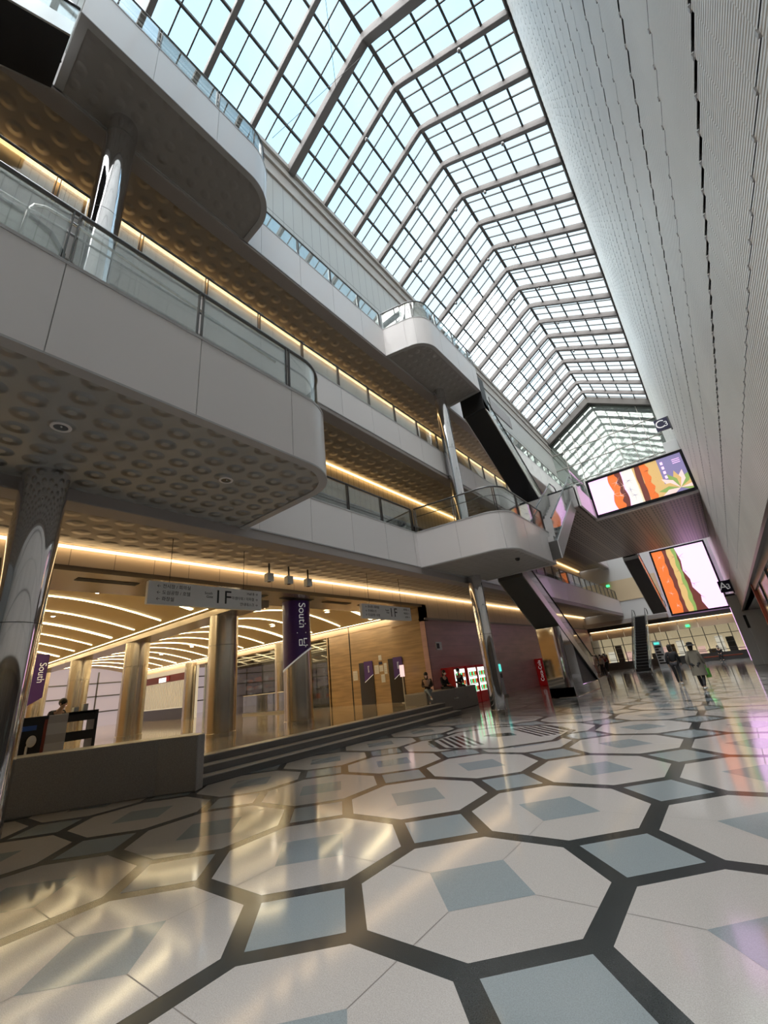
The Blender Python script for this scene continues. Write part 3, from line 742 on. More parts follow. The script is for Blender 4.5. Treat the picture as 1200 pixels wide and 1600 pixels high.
o = MB().box(-4.10, -4.07, 23.6, 25.5, SB + .3, SB + 1.15).build('side_reflection', 'screen_white'); tag(o, 'narrow lilac glow strip for screen light reflected on the side of the bridge landing', 'screen')  # glowing strip stands in for screen light reflected by the landing side

# ------------------------------------------------------------------ end wall
mb = MB()
mb.box(-14, 3.1, 50.6, 50.9, 3.9, 12.6, 'pale_box'); mb.box(-12.0, -4.2, 50.55, 50.6, 6.6, 8.8, 'ribbed_panel')
mb.box(-14, 3.1, 50.3, 50.62, 3.9, 4.3, 'dark_soffit'); mb.box(-12.0, -4.3, 49.2, 50.6, 4.3, 4.7, 'beam_brown')
for k in range(9): mb.box(-11.8 + k * 1.6, -10.24 + k * 1.6, 50.5, 50.6, 3.05, 3.88, 'cove_panel')
struct('wall_back', mb)
mb = MB(); mb.poly([(XL, 50.55, 12.6), (XR, 50.55, 12.6), (XR, 50.55, EZ), (XM, 50.55, RZ), (XL, 50.55, EZ)], 'wavy_mirror')
struct('window_1', mb)
mb = MB()
for k in range(1, 8): mb.box(XL + k * 1.44 - .03, XL + k * 1.44 + .03, 50.47, 50.56, 12.6, 27.3)
for k in range(1, 7): mb.box(XL, XR, 50.47, 50.56, 12.6 + k * 2.1 - .03, 12.6 + k * 2.1 + .03)
struct('trim_1', mb, 'cornice')
mb = MB(); mb.prism([(XL, 49.9, EZ - .9), (XM, 49.9, RZ - .9), (XR, 49.9, EZ - .9), (XR, 49.9, EZ), (XM, 49.9, RZ), (XL, 49.9, EZ)], (0, .5, 0)); struct('trim_2', mb, 'dark_soffit')
# shopfront under the end wall
mb = MB(); mb.box(-12, 1.1, 53.8, 54, 0, 3.6, 'shop_glow'); mb.box(-14.2, 3.3, 50.6, 54, 3.6, 3.9, 'beam_brown'); mb.box(-14.2, -12, 50.4, 54, -.05, 3.9, 'beam_brown'); mb.box(1.0, 3.3, 50.55, 50.7, -.05, 3.9, 'pale_box'); mb.box(1.0, 1.2, 50.6, 54, -.05, 3.9, 'beam_brown'); mb.box(-14.2, 3.3, 53.9, 54.1, -.05, 3.9, 'beam_brown')
struct('wall_back', mb)
mb = MB(); mb.box(-12, 1.0, 50.62, 50.66, .0, 3.05, 'shop_glass'); struct('window_2', mb)
mb = MB()
for k in range(14): mb.box(-12 + k * 1.0 - .03, -12 + k * 1.0 + .03, 50.55, 50.7, 0, 3.05)
for z in (.9, 2.3): mb.box(-12, 1, 50.56, 50.68, z - .025, z + .025)
mb.box(-12, 1, 50.5, 50.7, 0, .7); struct('trim_3', mb, 'dark_steel')
rn = random.Random(11)
for k in range(16):
    x = -11.5 + k * .8; h = rn.uniform(.9, 2.4)
    o = thing('display_shelf', 'lit shop shelf %s behind the far glazing' % ('', '')[0] if 0 else 'shop shelf unit glimpsed behind the far glazing', 'shelf', (x, 52.5, 0), 'shelves in the far shop')
    mb = MB(); mb.box(x - .3, x + .3, 52.3, 52.6, 0, h, ('wood_veneer', 'screen_pale', 'dark_steel', 'screen_pink')[k % 4]); mb.build('carcass', parent=o)
    mb = MB()
    for z in (.5, 1.0, 1.5, 2.0):
        if z < h: mb.box(x - .32, x + .32, 52.2, 52.3, z, z + .04, 'white_panel')
    if mb.v: mb.build('shelf_board', parent=o)
o = MB().box(-3.2, -2.9, 50.4, 50.45, 3.2, 3.4).build('exit_sign', 'exit_green'); tag(o, 'small green emergency exit sign above the far shopfront', 'sign')
o = MB().box(-8.9, -8.6, 50.45, 50.55, 8.3, 8.5).build('exit_sign', 'exit_green'); tag(o, 'small green emergency light on the far yellow wall', 'sign')
# blade signs and pylons on the right
def blade(txt, x0, x1, z0, z1, y, label):
    root = thing('blade_sign', label, 'sign', ((x0 + x1) / 2, y, z0))
    MB().box(x0, x1, y, y + .14, z0, z1).build('panel', 'sign_navy', root, bevel=.01)
    MB().box(x1 - .01, x1 + .06, y + .03, y + .11, z0 - .12, z1 + .02).build('bracket', 'dark_steel', root)
    text(txt[0], (z1 - z0) * .95, 'letter_white', face_y(x0 + (x1 - x0) * .36, y - .003, (z0 + z1) / 2), root)
    text(txt[1], (z1 - z0) * .60, 'letter_white', face_y(x0 + (x1 - x0) * .78, y - .003, (z0 + z1) / 2 - .05), root)
blade('C3', .30, .93, 12.38, 13.06, 24.9, 'upper navy blade sign reading C3 on the tall right wall')
blade('A3', .30, .94, 4.55, 5.30, 35.6, 'lower navy blade sign reading A3 above the grey pylon')
py = thing('pylon', 'tall pale grey box pylon below the A3 sign against the right wall', 'pylon', (.7, 36.2, 0))
MB().box(.45, 1.0, 35.9, 36.6, 0, 4.3).box(1.0, 1.9, 35.9, 36.6, 0, 3.28).build('casing', 'grey_box', py, bevel=.02)
MB().box(.43, .452, 35.95, 36.55, .3, 3.6).build('reflection_edge', 'screen_white', py)  # emissive strip imitates screen light reflected on the pylon's side
MB().box(.9, 1.05, 35.87, 35.905, 2.2, 3.0).build('slot', 'black', py)
o = MB().box(.40, .98, 36.7, 37.2, 4.32, 4.5).build('camera_bracket', 'dark_steel'); tag(o, 'dark bracket behind the A3 sign', 'bracket')
pc = MB().box(.32, .98, 26.2, 26.7, SB + 2.6, 12.2).build('pylon', 'grey_box', bevel=.02); tag(pc, 'pale grey-green box under the C3 sign on the bridge', 'pylon')

# ------------------------------------------------------------------ lobby interior
WY = 18.5
mb = MB(); mb.box(-19.2, -12.02, WY, WY + .3, LZ, 4.35, 'wood_veneer'); mb.box(-46, -12.02, WY - .02, WY + .3, 4.35, 4.95, 'wood_veneer'); mb.box(-14.2, -12.0, WY - .05, WY + .3, 4.2, 5.05, 'wood_veneer')
struct('wall_back', mb)
mb = MB(); mb.box(-12.32, -12.0, WY - .02, WY + .02, LZ, 5.0, 'black'); mb.box(-17.42, -17.36, WY - .02, WY + .01, LZ, 4.9, 'black'); struct('trim_4', mb)
# vaulted ceilings, crowned between beams
def vault(ya, yb, zs_, zc):
    mb = MB(); n = 20; P = []
    for i in range(n + 1):
        t = i / n; P.append((ya + (yb - ya) * t, zs_ + (zc - zs_) * math.sin(math.pi * t)))
    for a, b_ in zip(P, P[1:]): mb.quad((-46, a[0], a[1]), (-14.1, a[0], a[1]), (-14.1, b_[0], b_[1]), (-46, b_[0], b_[1]))
    mb.add([(-14.1, y, z) for y, z in P] + [(-14.1, yb, 5.9), (-14.1, ya, 5.9)], [tuple(range(n + 3))])
    o = struct('ceiling', mb, 'ceiling_cream'); return P
for (ya, yb) in ((9.1, WY - .35), (-.9, 8.1), (-15, -1.9)):
    P = vault(ya, yb, 4.62, 5.45)
    for k in range(13):
        x = -14.9 - k * 2.4
        w = .10 if k % 3 == 0 else .035
        mb = MB(); pts = [(x, y, z - .03) for y, z in P[1:-1]]
        for a, b_ in zip(pts, pts[1:]):
            mb.quad((x - w, a[1], a[2]), (x + w, a[1], a[2]), (x + w, b_[1], b_[2]), (x - w, b_[1], b_[2]))
            mb.quad((x - w, a[1], a[2] + .02), (x + w, a[1], a[2] + .02), (x + w, b_[1], b_[2] + .02), (x - w, b_[1], b_[2] + .02))
            for xx in (x - w, x + w): mb.quad((xx, a[1], a[2]), (xx, b_[1], b_[2]), (xx, b_[1], b_[2] + .02), (xx, a[1], a[2] + .02))
        o = mb.build('arc_light', 'arc_glow'); tag(o, 'curved light strip across the vaulted lobby ceiling', 'light strip', 'curved light strips in the lobby ceiling')
    for s in (ya + .12, yb - .12):
        o = MB().box(-45, -14.3, s - .06, s + .06, 4.66, 4.70).build('edge_light', 'arc_glow'); tag(o, 'straight light strip along a lobby ceiling beam', 'light strip', 'straight light strips along the lobby beams')
mb = MB(); mb.box(-46, -12.3, 8.1, 9.1, 4.42, 4.66); mb.box(-46, -12.3, -1.9, -.9, 4.42, 4.66); struct('ceiling', mb, 'beam_bronze')
dl = None
for yc in (2.2, 5.0, 11.5, 15.5):
    for k in range(6):
        x = -16 - k * 4.6; z = {2.2: 5.28, 5.0: 5.36, 11.5: 5.20, 15.5: 5.22}[yc]
        if dl is None:
            dl = thing('downlight', 'round bright downlight in the vaulted lobby ceiling', 'lamp', (x, yc, z), 'downlights in the lobby ceiling')
            MB().lathe(x, yc, [(.15, z + .05), (.15, z - .02), (.12, z - .02)], 20, caps=False).build('trim_ring', 'white_panel', dl)
            MB().lathe(x, yc, [(.12, z), (.12, z - .01)], 20).build('lens', 'downlight_glow', dl)
        else: c = copy_tree(dl); c.location = (x, yc, z)
# steel columns in the lobby
for (x, y, r, lab) in ((-14.3, 8.6, .50, 'brushed steel lobby column below the nearer 1F sign'), (-21.5, 8.6, .50, 'second brushed steel lobby column back from the opening'), (-28.7, 8.6, .5, 'third brushed steel lobby column back from the opening'), (-36, 8.6, .5, 'farthest brushed steel column of the lobby row')):
    column(x, y, LZ, 4.45, r, lab, 'steel_brushed', 'column')
column(-22.5, 17.6, LZ, 4.45, .42, 'brushed steel column beside the glass barrier of the far shop', 'steel_brushed')
column(-33.8, 17.6, LZ, 4.45, .42, 'slim brushed steel column next to the curtained shop', 'steel_brushed')
sc_ = column(-13.35, 11.2, LZ, 5.0, .53, 'thick steel column wrapped in a purple South banner', 'steel_brushed')
def wrap(root, x, y, r, z0, z1, cut, label=None, txt=None):
    mb = MB(); n = 48; vs = []
    th0 = math.atan2(-y, -x)   # towards the viewer
    for k in range(n + 1):
        a = 2 * math.pi * k / n; lat = math.sin(a - th0)  # + is to the viewer's ... side
        zb = z0 + cut * lat
        vs += [(x + r * math.cos(a), y + r * math.sin(a), zb), (x + r * math.cos(a), y + r * math.sin(a), z1)]
    mb.add(vs, [(2 * k, 2 * k + 2, 2 * k + 3, 2 * k + 1) for k in range(n)])
    o = mb.build('banner', 'purple', root, smooth=True)
    mb = MB(); vs = []
    for k in range(n + 1):
        a = 2 * math.pi * k / n; zb = z0 + cut * math.sin(a - th0); vs += [(x + (r + .006) * math.cos(a), y + (r + .006) * math.sin(a), zb - .07), (x + (r + .006) * math.cos(a), y + (r + .006) * math.sin(a), zb - .01)]
    mb.add(vs, [(2 * k, 2 * k + 2, 2 * k + 3, 2 * k + 1) for k in range(n)]); mb.build('stripe', 'letter_white', root, smooth=True)
    if txt:
        rr = r + .008
        def bend(v):   # v: local plane coords x across, z up
            a = th0 + v.x / rr + .42; return (x + (rr + v.y * .2) * math.cos(a), y + (rr + v.y * .2) * math.sin(a), v.z)
        text(txt, .42, 'letter_white', Matrix.Translation((0, 0, (z0 + z1) / 2 + .12)) @ Matrix.Rotation(math.pi / 2, 4, 'X') @ Matrix.Rotation(-math.pi / 2, 4, 'Z'), root, curve=bend)
wrap(sc_, -13.35, 11.2, .545, 2.75, 4.92, .38, txt='South | 남')
c5 = bpy.data.objects.get('column.006')
far_ban = thing('banner', 'distant purple South banner hanging left, beyond the help desk', 'banner', (-24.0, 5.6, 2.4))
MB().prism([(-23.9, 5.35, 2.15), (-24.1, 5.95, 2.5), (-24.1, 5.95, 4.3), (-23.9, 5.35, 4.3)], (-.05, -.02, 0)).build('cloth', 'purple', far_ban)
text('South', .36, 'letter_white', face_x(-23.86, 5.7, 3.5, math.pi / 2 * -1), far_ban)

# far side of the lobby: windows and shops
mb = MB(); mb.box(-46.2, -46, -15, 30, LZ, 5.6, 'window_pink'); struct('wall_left', mb)
mb = MB()
for k in range(16): mb.box(-45.9, -45.8, -9 + k * 2.2, -8.9 + k * 2.2, LZ, 5.0)
for z in (1.6, 2.9, 4.0): mb.box(-45.92, -45.8, -10, 26, z, z + .1)
struct('trim_5', mb, 'dark_steel')
mb = MB(); mb.box(-46, -12, -15.2, -15, 0, 5.9, 'wood_veneer'); mb.box(-12, 1.2, -15.3, -15, 0, 31.2, 'upper_panel'); mb.box(-46, -19, 29.8, 30, 0, 5.9, 'ceiling_cream'); mb.box(-46, -19, WY, 30, 4.95, 5.1, 'ceiling_cream')
mb.box(-19.3, -19.1, WY, 30, LZ, 4.95, 'wood_veneer'); mb.box(-12.3, -12.1, WY, 30, 0, 5.5, 'wood_veneer'); struct('wall_front', mb)
# curtained shop with red fascia
sh = thing('shopfront', 'shopfront with white hanging strips and a dark red fascia', 'shopfront', (-38.5, 18.0, LZ))
MB().box(-44, -34, 18.1, 18.4, LZ, 4.3).build('backdrop', 'shop_glow', sh)
MB().box(-44, -34, 17.85, 18.0, 3.35, 3.9).build('fascia_board', 'red_frame', sh)
mb = MB()
for k in range(34): mb.box(-43.8 + k * .285, -43.8 + k * .285 + .11, 17.9, 17.93, LZ + .9, 3.3)
tag(mb.build('hanging_strips', 'sign_white', sh), kind='stuff')
MB().box(-44, -34, 17.88, 18.02, LZ, LZ + .8).build('counter', 'dark_steel', sh)
MB().box(-39.5, -38.3, 17.8, 17.84, 3.4, 3.75).build('lit_sign', 'fridge_white', sh)
MB().box(-38.2, -37.7, 17.8, 17.84, 3.45, 3.85).build('red_sign', 'red', sh)
# glass-fronted boutique
bo = thing('boutique', 'brightly lit boutique behind glass beside the purple-wrapped column', 'shop', (-23, 22, LZ))
MB().box(-33.5, -19.3, 24.0, 24.2, LZ, 4.9).build('backdrop', 'shop_glow', bo)
MB().box(-33.5, -19.3, 18.6, 24, 4.3, 4.4).build('shop_ceiling', 'ceiling_cream', bo)
mb = MB()
for y in (19.6, 21.2, 22.8): mb.box(-33, -19.6, y, y + .12, 4.24, 4.29)
mb.build('ceiling_light', 'arc_glow', bo)
rn = random.Random(4)
for k in range(9):
    x = -32.5 + k * 1.35
    s_ = thing('display_rack', 'black-framed rack of folded goods inside the boutique', 'rack', (x, 21.5, LZ), 'racks inside the boutique')
    mb = MB()
    for dx in (0, .7):
        mb.box(x + dx, x + dx + .03, 21.5, 21.53, LZ, LZ + 2.3); mb.box(x + dx, x + dx + .03, 21.9, 21.93, LZ, LZ + 2.3)
    mb.build('frame', 'dark_steel', s_)
    for z in (.4, .95, 1.5, 2.05):
        MB().box(x, x + .73, 21.5, 21.93, LZ + z, LZ + z + .03).build('shelf', 'white_panel', s_); sh_ = s_.children[-1]
        mb = MB()
        for q in range(4):
            mb.box(x + .05 + q * .17, x + .18 + q * .17, 21.55, 21.85, LZ + z + .03, LZ + z + rn.uniform(.12, .38), rn.choice(['cloth_pale', 'screen_orange', 'screen_pale', 'wood_veneer', 'cloth_brown']))
        mb.build('goods', parent=sh_)
mn = thing('mannequin', 'white shop mannequin standing in the boutique window', 'mannequin', (-20.2, 20.2, LZ))
mb = MB(); x, y, z = -20.2, 20.2, LZ
mb.tube([(x - .1, y, z), (x - .11, y, z + .45), (x - .09, y, z + .9)], [.05, .055, .085], 10).tube([(x + .1, y, z), (x + .11, y, z + .45), (x + .09, y, z + .9)], [.05, .055, .085], 10)
mb.tube([(x, y, z + .85), (x, y, z + 1.1), (x, y, z + 1.4), (x, y, z + 1.5)], [.15, .12, .17, .06], 12)
mb.tube([(x - .2, y, z + 1.4), (x - .27, y, z + 1.1), (x - .22, y - .05, z + .85)], [.05, .04, .03], 8).tube([(x + .2, y, z + 1.4), (x + .27, y, z + 1.1), (x + .22, y - .05, z + .85)], [.05, .04, .03], 8)
mb.ell((x, y, z + 1.65), (.085, .1, .12)); mb.build('body', 'pale_box', mn, smooth=True)
gb = thing('glass_barrier', 'low glass barrier with steel rail in front of the boutique', 'barrier', (-22, 17.5, LZ))
MB().box(-26, -19.5, 17.2, 17.22, LZ + .1, LZ + 1.1).build('pane', 'rail_glass', gb); MB().tube([(-26, 17.21, LZ + 1.12), (-19.5, 17.21, LZ + 1.12)], .025).build('handrail', 'steel', gb); MB().box(-26, -19.5, 17.15, 17.27, LZ, LZ + .1).build('kerb', 'cornice', gb)
mb = MB(); mb.box(-33.5, -19.2, 18.6, 18.63, LZ, 4.3); struct('window_3', mb, 'shop_glass')

# doors in the wood wall with purple half-banners
def wdoor(x0, x1, lab, n):
    t = thing('door_leaf', lab, 'door', ((x0 + x1) / 2, WY, LZ))
    MB().box(x0, x1, WY - .05, WY - .005, LZ, 2.62).build('panel', 'store_dark', t)
    w = x1 - x0
    MB().prism([(x0 + w * .38, WY - .06, 1.62), (x1 + .02, WY - .06, 1.98), (x1 + .02, WY - .06, 2.66), (x0 + w * .38, WY - .06, 2.66)], (0, -.012, 0)).build('banner', 'purple', t)
    MB().prism([(x0 + w * .38, WY - .061, 1.58), (x1 + .02, WY - .061, 1.94), (x1 + .02, WY - .061, 1.97), (x0 + w * .38, WY - .061, 1.61)], (0, -.014, 0)).build('stripe', 'letter_white', t)
    text('South', .15, 'letter_white', face_y(x0 + w * .72, WY - .076, 2.25, math.pi / 2), t)
wdoor(-16.75, -15.75, 'left dark door in the wood wall with a purple corner banner', 1)
wdoor(-14.65, -13.72, 'right dark door in the wood wall with a purple corner banner', 2)
papers = [(-17.1, 1.75, .34, .5, 'lone white notice left of the left dark door'), (-15.5, 1.95, .3, .45, 'leftmost notice between the two dark doors'), (-15.2, 2.62, .2, .26, 'uppermost notice between the two dark doors'), (-15.17, 2.05, .26, .3, 'middle notice between the two dark doors'), (-15.1, 1.5, .26, .4, 'lowest notice between the two dark doors'), (-14.88, 1.9, .2, .55, 'rightmost narrow notice between the two dark doors')]
for (x, z, w, h, l) in papers:
    t = thing('notice', l, 'notice', (x, WY, z)); MB().box(x - w / 2, x + w / 2, WY - .02, WY, z, z + h).build('sheet', 'paper', t)
    mb = MB()
    for k in range(4): mb.box(x - w * .36, x + w * .36, WY - .024, WY - .02, z + h * (.2 + .17 * k), z + h * (.23 + .17 * k))
    mb.build('print', 'lip_grey', t)
t = thing('notice', 'dark notice square above the middle papers', 'notice', (-15.2, WY, 2.42)); MB().box(-15.32, -15.08, WY - .02, WY, 2.40, 2.55).build('sheet', 'sign_navy', t)
sg = thing('restroom_sign', 'small square pictogram sign on the pinkish wall', 'sign', (-11.98, 19.3, 2.75))
MB().box(-12.0, -11.96, 19.2, 19.75, 2.75, 3.15).build('panel', 'sign_white', sg); MB().box(-11.96, -11.955, 19.25, 19.5, 2.82, 3.08).build('pictogram', 'black', sg)
bs = thing('hand_sanitiser_stand', 'slim information stand beside the right dark door', 'stand', (-13.35, 17.9, LZ))
MB().box(-13.55, -13.2, 17.85, 18.0, LZ, LZ + .04).box(-13.42, -13.36, 17.9, 17.95, LZ, LZ + 1.2).build('pole', 'cloth_pale', bs); MB().box(-13.5, -13.25, 17.88, 17.93, LZ + 1.2, LZ + 1.75).build('poster', 'screen_pink', bs)

# hanging signs
def hang_sign(x, y0, y1, z0, z1, label, left, right, top=5.55):
    r = thing('hanging_sign', label, 'sign', (x, (y0 + y1) / 2, z0))
    MB().box(x - .06, x + .06, y0, y1, z0, z1).build('panel', 'sign_white', r, bevel=.006)
    for y in (y0 + (y1 - y0) * .16, y0 + (y1 - y0) * .82):
        MB().tube([(x, y, z1), (x, y, top)], .008, 6).build('rod', 'black', r)
    H = z1 - z0; L = y1 - y0
    text('1', H * .92, 'letter_black', face_x(x + .062, y0 + L * .565, z0 + H * .5), r)
    text('F', H * .92, 'letter_black', face_x(x + .062, y0 + L * .655, z0 + H * .5), r)
    text('South', H * .17, 'letter_black', face_x(x + .062, y0 + L * .48, z0 + H * .66), r)
    text('Gate', H * .17, 'letter_black', face_x(x + .062, y0 + L * .49, z0 + H * .5), r)
    for i, s in enumerate(left): text(s, H * .2, 'letter_black', face_x(x + .062, y0 + L * .06, z0 + H * (.80 - .28 * i)), r, align='LEFT')
    for i, s in enumerate(right): text(s, H * .18, 'letter_black', face_x(x + .062, y1 - L * .04, z0 + H * (.80 - .28 * i)), r, align='RIGHT')
hang_sign(-10.3, 4.18, 7.32, 3.85, 4.40, 'nearer long white hanging sign reading 1F', ['← 전시장 / 회의실', '← 도심공항 / 호텔', '← 화장실'], ['Hall B →', '아셈타워 / 지하철 →', '안내데스크 →'])
hang_sign(-10.3, 11.7, 14.8, 3.80, 4.34, 'farther long white hanging sign reading 1F, before the wood wall', ['← 전시장 / 회의실', '← 안내데스크', '← 도심공항 / 호텔'], ['지하철 →', '화장실 →', 'ATM →'])
# ceiling spot projectors
spx = None
for i, (y, l) in enumerate(((8.15, 'leftmost small grey projector under the dimpled ceiling'), (8.95, 'middle small grey projector under the dimpled ceiling'), (9.8, 'rightmost small grey projector under the dimpled ceiling'))):
    r = thing('projector', l, 'projector', (-11.0, y, 5.1)); MB().box(-11.1, -10.9, y - .12, y + .12, 4.95, 5.22).build('housing', 'grey_box', r, bevel=.02); MB().tube([(-11, y, 5.22), (-11, y, 5.55)], .03).build('mount', 'dark_steel', r)
    MB().lathe(-11, y, [(.06, 4.94), (.06, 4.96)], 16).build('lens', 'black_gloss', r)

# planter wall and benches
o = MB().prism([(-9.12, 5.0, 0), (-9.75, 4.5, 0), (-11.4, 2.45, 0), (-12.6, 1.0, 0), (-13.0, 1.3, 0), (-12.0, 2.9, 0), (-10.3, 4.95, 0), (-9.9, 5.3, 0), (-9.3, 5.25, 0)], (0, 0, 1.0)).build('low_wall', 'grey_stone', bevel=.02)
tag(o, 'low dark stone wall at left before the lobby, rounded at its right end', 'low wall')
o = MB().prism([(x, y, 0) for x, y in [(-11.9, 15.9), (-10.75, 15.9)] + arc(-11.1, 20.2, .4, 0, 90, 6) + [(-11.9, 20.6)]], (0, 0, .92)).build('stone_bench', 'bench_stone', bevel=.03); tag(o, 'broad pale stone bench block at the far end of the steps', 'bench')
# information kiosk with teal screen
kk = thing('kiosk', 'white kiosk with teal screen beside the chrome column', 'kiosk', (-11.4, 25, 0))
MB().prism([(-11.7, 24.3, .1), (-11.7, 24.9, .1), (-11.7, 24.8, 1.95), (-11.7, 24.45, 2.05)], (.5, 0, 0)).build('casing', 'pale_box', kk, bevel=.05)
MB().box(-11.19, -11.17, 24.35, 24.75, 1.35, 1.75).build('screen', 'screen_cyan', kk); MB().box(-11.75, -11.15, 24.3, 25.0, 0, .1).build('foot', 'dark_steel', kk)
MB().box(-11.19, -11.16, 24.45, 24.7, 1.0, 1.25).build('card_reader', 'black', kk)
# vending machines
def vending(y0, y1, label, win):
    r = thing('vending_machine', label, 'vending machine', (-11.6, (y0 + y1) / 2, 0))
    MB().box(-11.98, -11.25, y0, y1, 0, 1.85).build('cabinet', 'red', r, bevel=.03)
    if win:
        MB().box(-11.25, -11.235, y0 + .08, y1 - .1, .55, 1.72).build('window', 'fridge_white', r); wn_ = r.children[-1]
        for z in (.62, .98, 1.34):
            mb = MB()
            for k in range(9): mb.box(-11.23, -11.2, y0 + .12 + k * (y1 - y0 - .25) / 9, y0 + .12 + k * (y1 - y0 - .25) / 9 + .06, z, z + .2, ('red', 'exit_green', 'screen_brown', 'screen_orange')[k % 4])
            mb.build('drinks', parent=wn_)
            MB().box(-11.235, -11.19, y0 + .08, y1 - .1, z - .04, z - .01).build('shelf', 'lip_grey', wn_)
    else:
        MB().box(-11.98, -11.12, y0 - .03, y0, .02, 1.83).build('side_panel', 'red', r)
        text('Coca-Cola', .33, 'letter_white', face_y(-11.66, y0 - .034, 1.02, -math.pi / 2), r)
        MB().prism([(-11.3, y0 - .034, .1), (-11.2, y0 - .034, .1), (-11.22, y0 - .034, .9), (-11.36, y0 - .034, .7)], (0, .004, 0)).build('white_ribbon', 'sign_white', r)
    return r
vending(19.3, 20.5, 'plain red vending machine side behind the seated people', True)
vending(20.7, 21.75, 'lit drinks fridge with white door left of its twin, beyond the bench', True)
vending(21.8, 22.85, 'lit drinks fridge with white door nearest the chrome column', True)
vending(32.6, 34.0, 'red drinks vending machine with white script lettering on its side', False)
o = MB().box(-12.0, -11.97, 41, 42.4, 3.1, 3.7).build('wall_poster', 'pale_box'); tag(o, 'pale rectangular panel high on the far pink wall', 'poster')
o = MB().box(-12.0, -11.97, 37.0, 38.2, 3.1, 3.7).build('wall_poster', 'pale_box'); tag(o, 'pale rectangular panel on the pink wall just behind the escalator handrail', 'poster')
# lit totem near the far escalator
tt = thing('directory_totem', 'slanted white directory totem with black print at the foot of the far escalator', 'totem', (-5.2, 44, 0))
MB().box(-5.6, -4.95, 44, 44.2, 0, 2.25).build('body', 'pale_box', tt); mb = MB()
for k in range(8): mb.box(-5.52, -5.03 - (k % 3) * .12, 43.97, 44, .35 + k * .22, .47 + k * .22)
mb.build('print', 'black', tt); MB().box(-5.5, -5.1, 43.965, 44, 1.9, 2.1).build('lit_panel', 'screen_cyan', tt)
# help desk behind the low wall
hd = thing('help_desk', 'black and white reception desk behind the low stone wall', 'desk', (-13.2, 3.6, LZ))
MB().box(-13.5, -13, 3.8, 4.42, 1.66, 1.72).box(-13.04, -13, 3.8, 4.42, 1.50, 1.70).box(-13.04, -13, 3.8, 4.42, 1.08, 1.28).box(-13.5, -12.98, 4.36, 4.43, LZ, 1.72).build('black_frame', 'black', hd)
MB().box(-13.6, -13.0, 3.4, 3.8, LZ, 1.70).build('white_front', 'pale_box', hd, bevel=.01)
MB().box(-13.0, -12.99, 3.41, 3.79, 1.10, 1.28).build('grey_band', 'lip_grey', hd)
MB().box(-13.0, -12.99, 3.41, 3.79, 1.52, 1.68).build('grey_band', 'lip_grey', hd)
MB().box(-13.6, -13.0, 2.86, 3.4, LZ, 1.62).box(-13.65, -12.96, 2.82, 3.4, 1.62, 1.70).build('side_cabinet', 'black', hd)
MB().box(-13.0, -12.98, 3.34, 3.4, LZ, 1.62).build('red_edge', 'red_frame', hd)
MB().box(-13.0, -12.96, 2.95, 3.2, 1.42, 1.52).build('blue_sign', 'blue_sign', hd)
wc = MB().tube([(-12.85, 3.05, LZ), (-12.85, 3.05, 1.1), (-12.85, 3.12, 1.25)], .022, 8).ell((-12.85, 3.12, 1.2), (.05, .09, .12)).build('hand_pump_stand', 'clay', smooth=True); tag(wc, 'thin white stand in front of the black end of the help desk', 'stand')
for (yy, hh, l) in ((4.0, .10, 'small pale box on the help desk top, nearer the left'), (4.2, .16, 'small pale box on the help desk top, nearer the right end')):
    o = MB().box(-13.35, -13.2, yy - .05, yy + .05, 1.72, 1.72 + hh).build('small_box', 'clay'); tag(o, l, 'box')

# tower outside, seen through the glass roof
tw = thing('office_tower', 'glazed office tower outside, seen through the glass roof', 'building', (-42, 110, 0))
MB().box(-62, -22, 100, 130, 0, 104).build('facade', 'tower_glass', tw); MB().box(-60, -24, 102, 128, 104, 112).build('roof_crown', 'tower_glass', tw)

# ------------------------------------------------------------------ people
def skin_mesh(name, V, E, Rr, m, parent, sub=1):
    me = bpy.data.meshes.new(name); me.from_pydata(V, E, []); o = bpy.data.objects.new(name, me); COL.objects.link(o)
    md = o.modifiers.new('skin', 'SKIN'); md.use_smooth_shade = True
    for i, r in enumerate(Rr):
        rr = r if isinstance(r, tuple) else (r, r); me.skin_vertices[0].data[i].radius = rr
    me.skin_vertices[0].data[0].use_root = True
    if sub: s = o.modifiers.new('sub', 'SUBSURF'); s.levels = sub; s.render_levels = sub
    dg = bpy.context.evaluated_depsgraph_get(); me2 = bpy.data.meshes.new_from_object(o.evaluated_get(dg))
    bpy.data.objects.remove(o)
    me2.materials.clear(); me2.materials.append(MATS[m])
    for p in me2.polygons: p.use_smooth = True
    o = bpy.data.objects.new(name, me2); COL.objects.link(o); o.parent = parent; return o
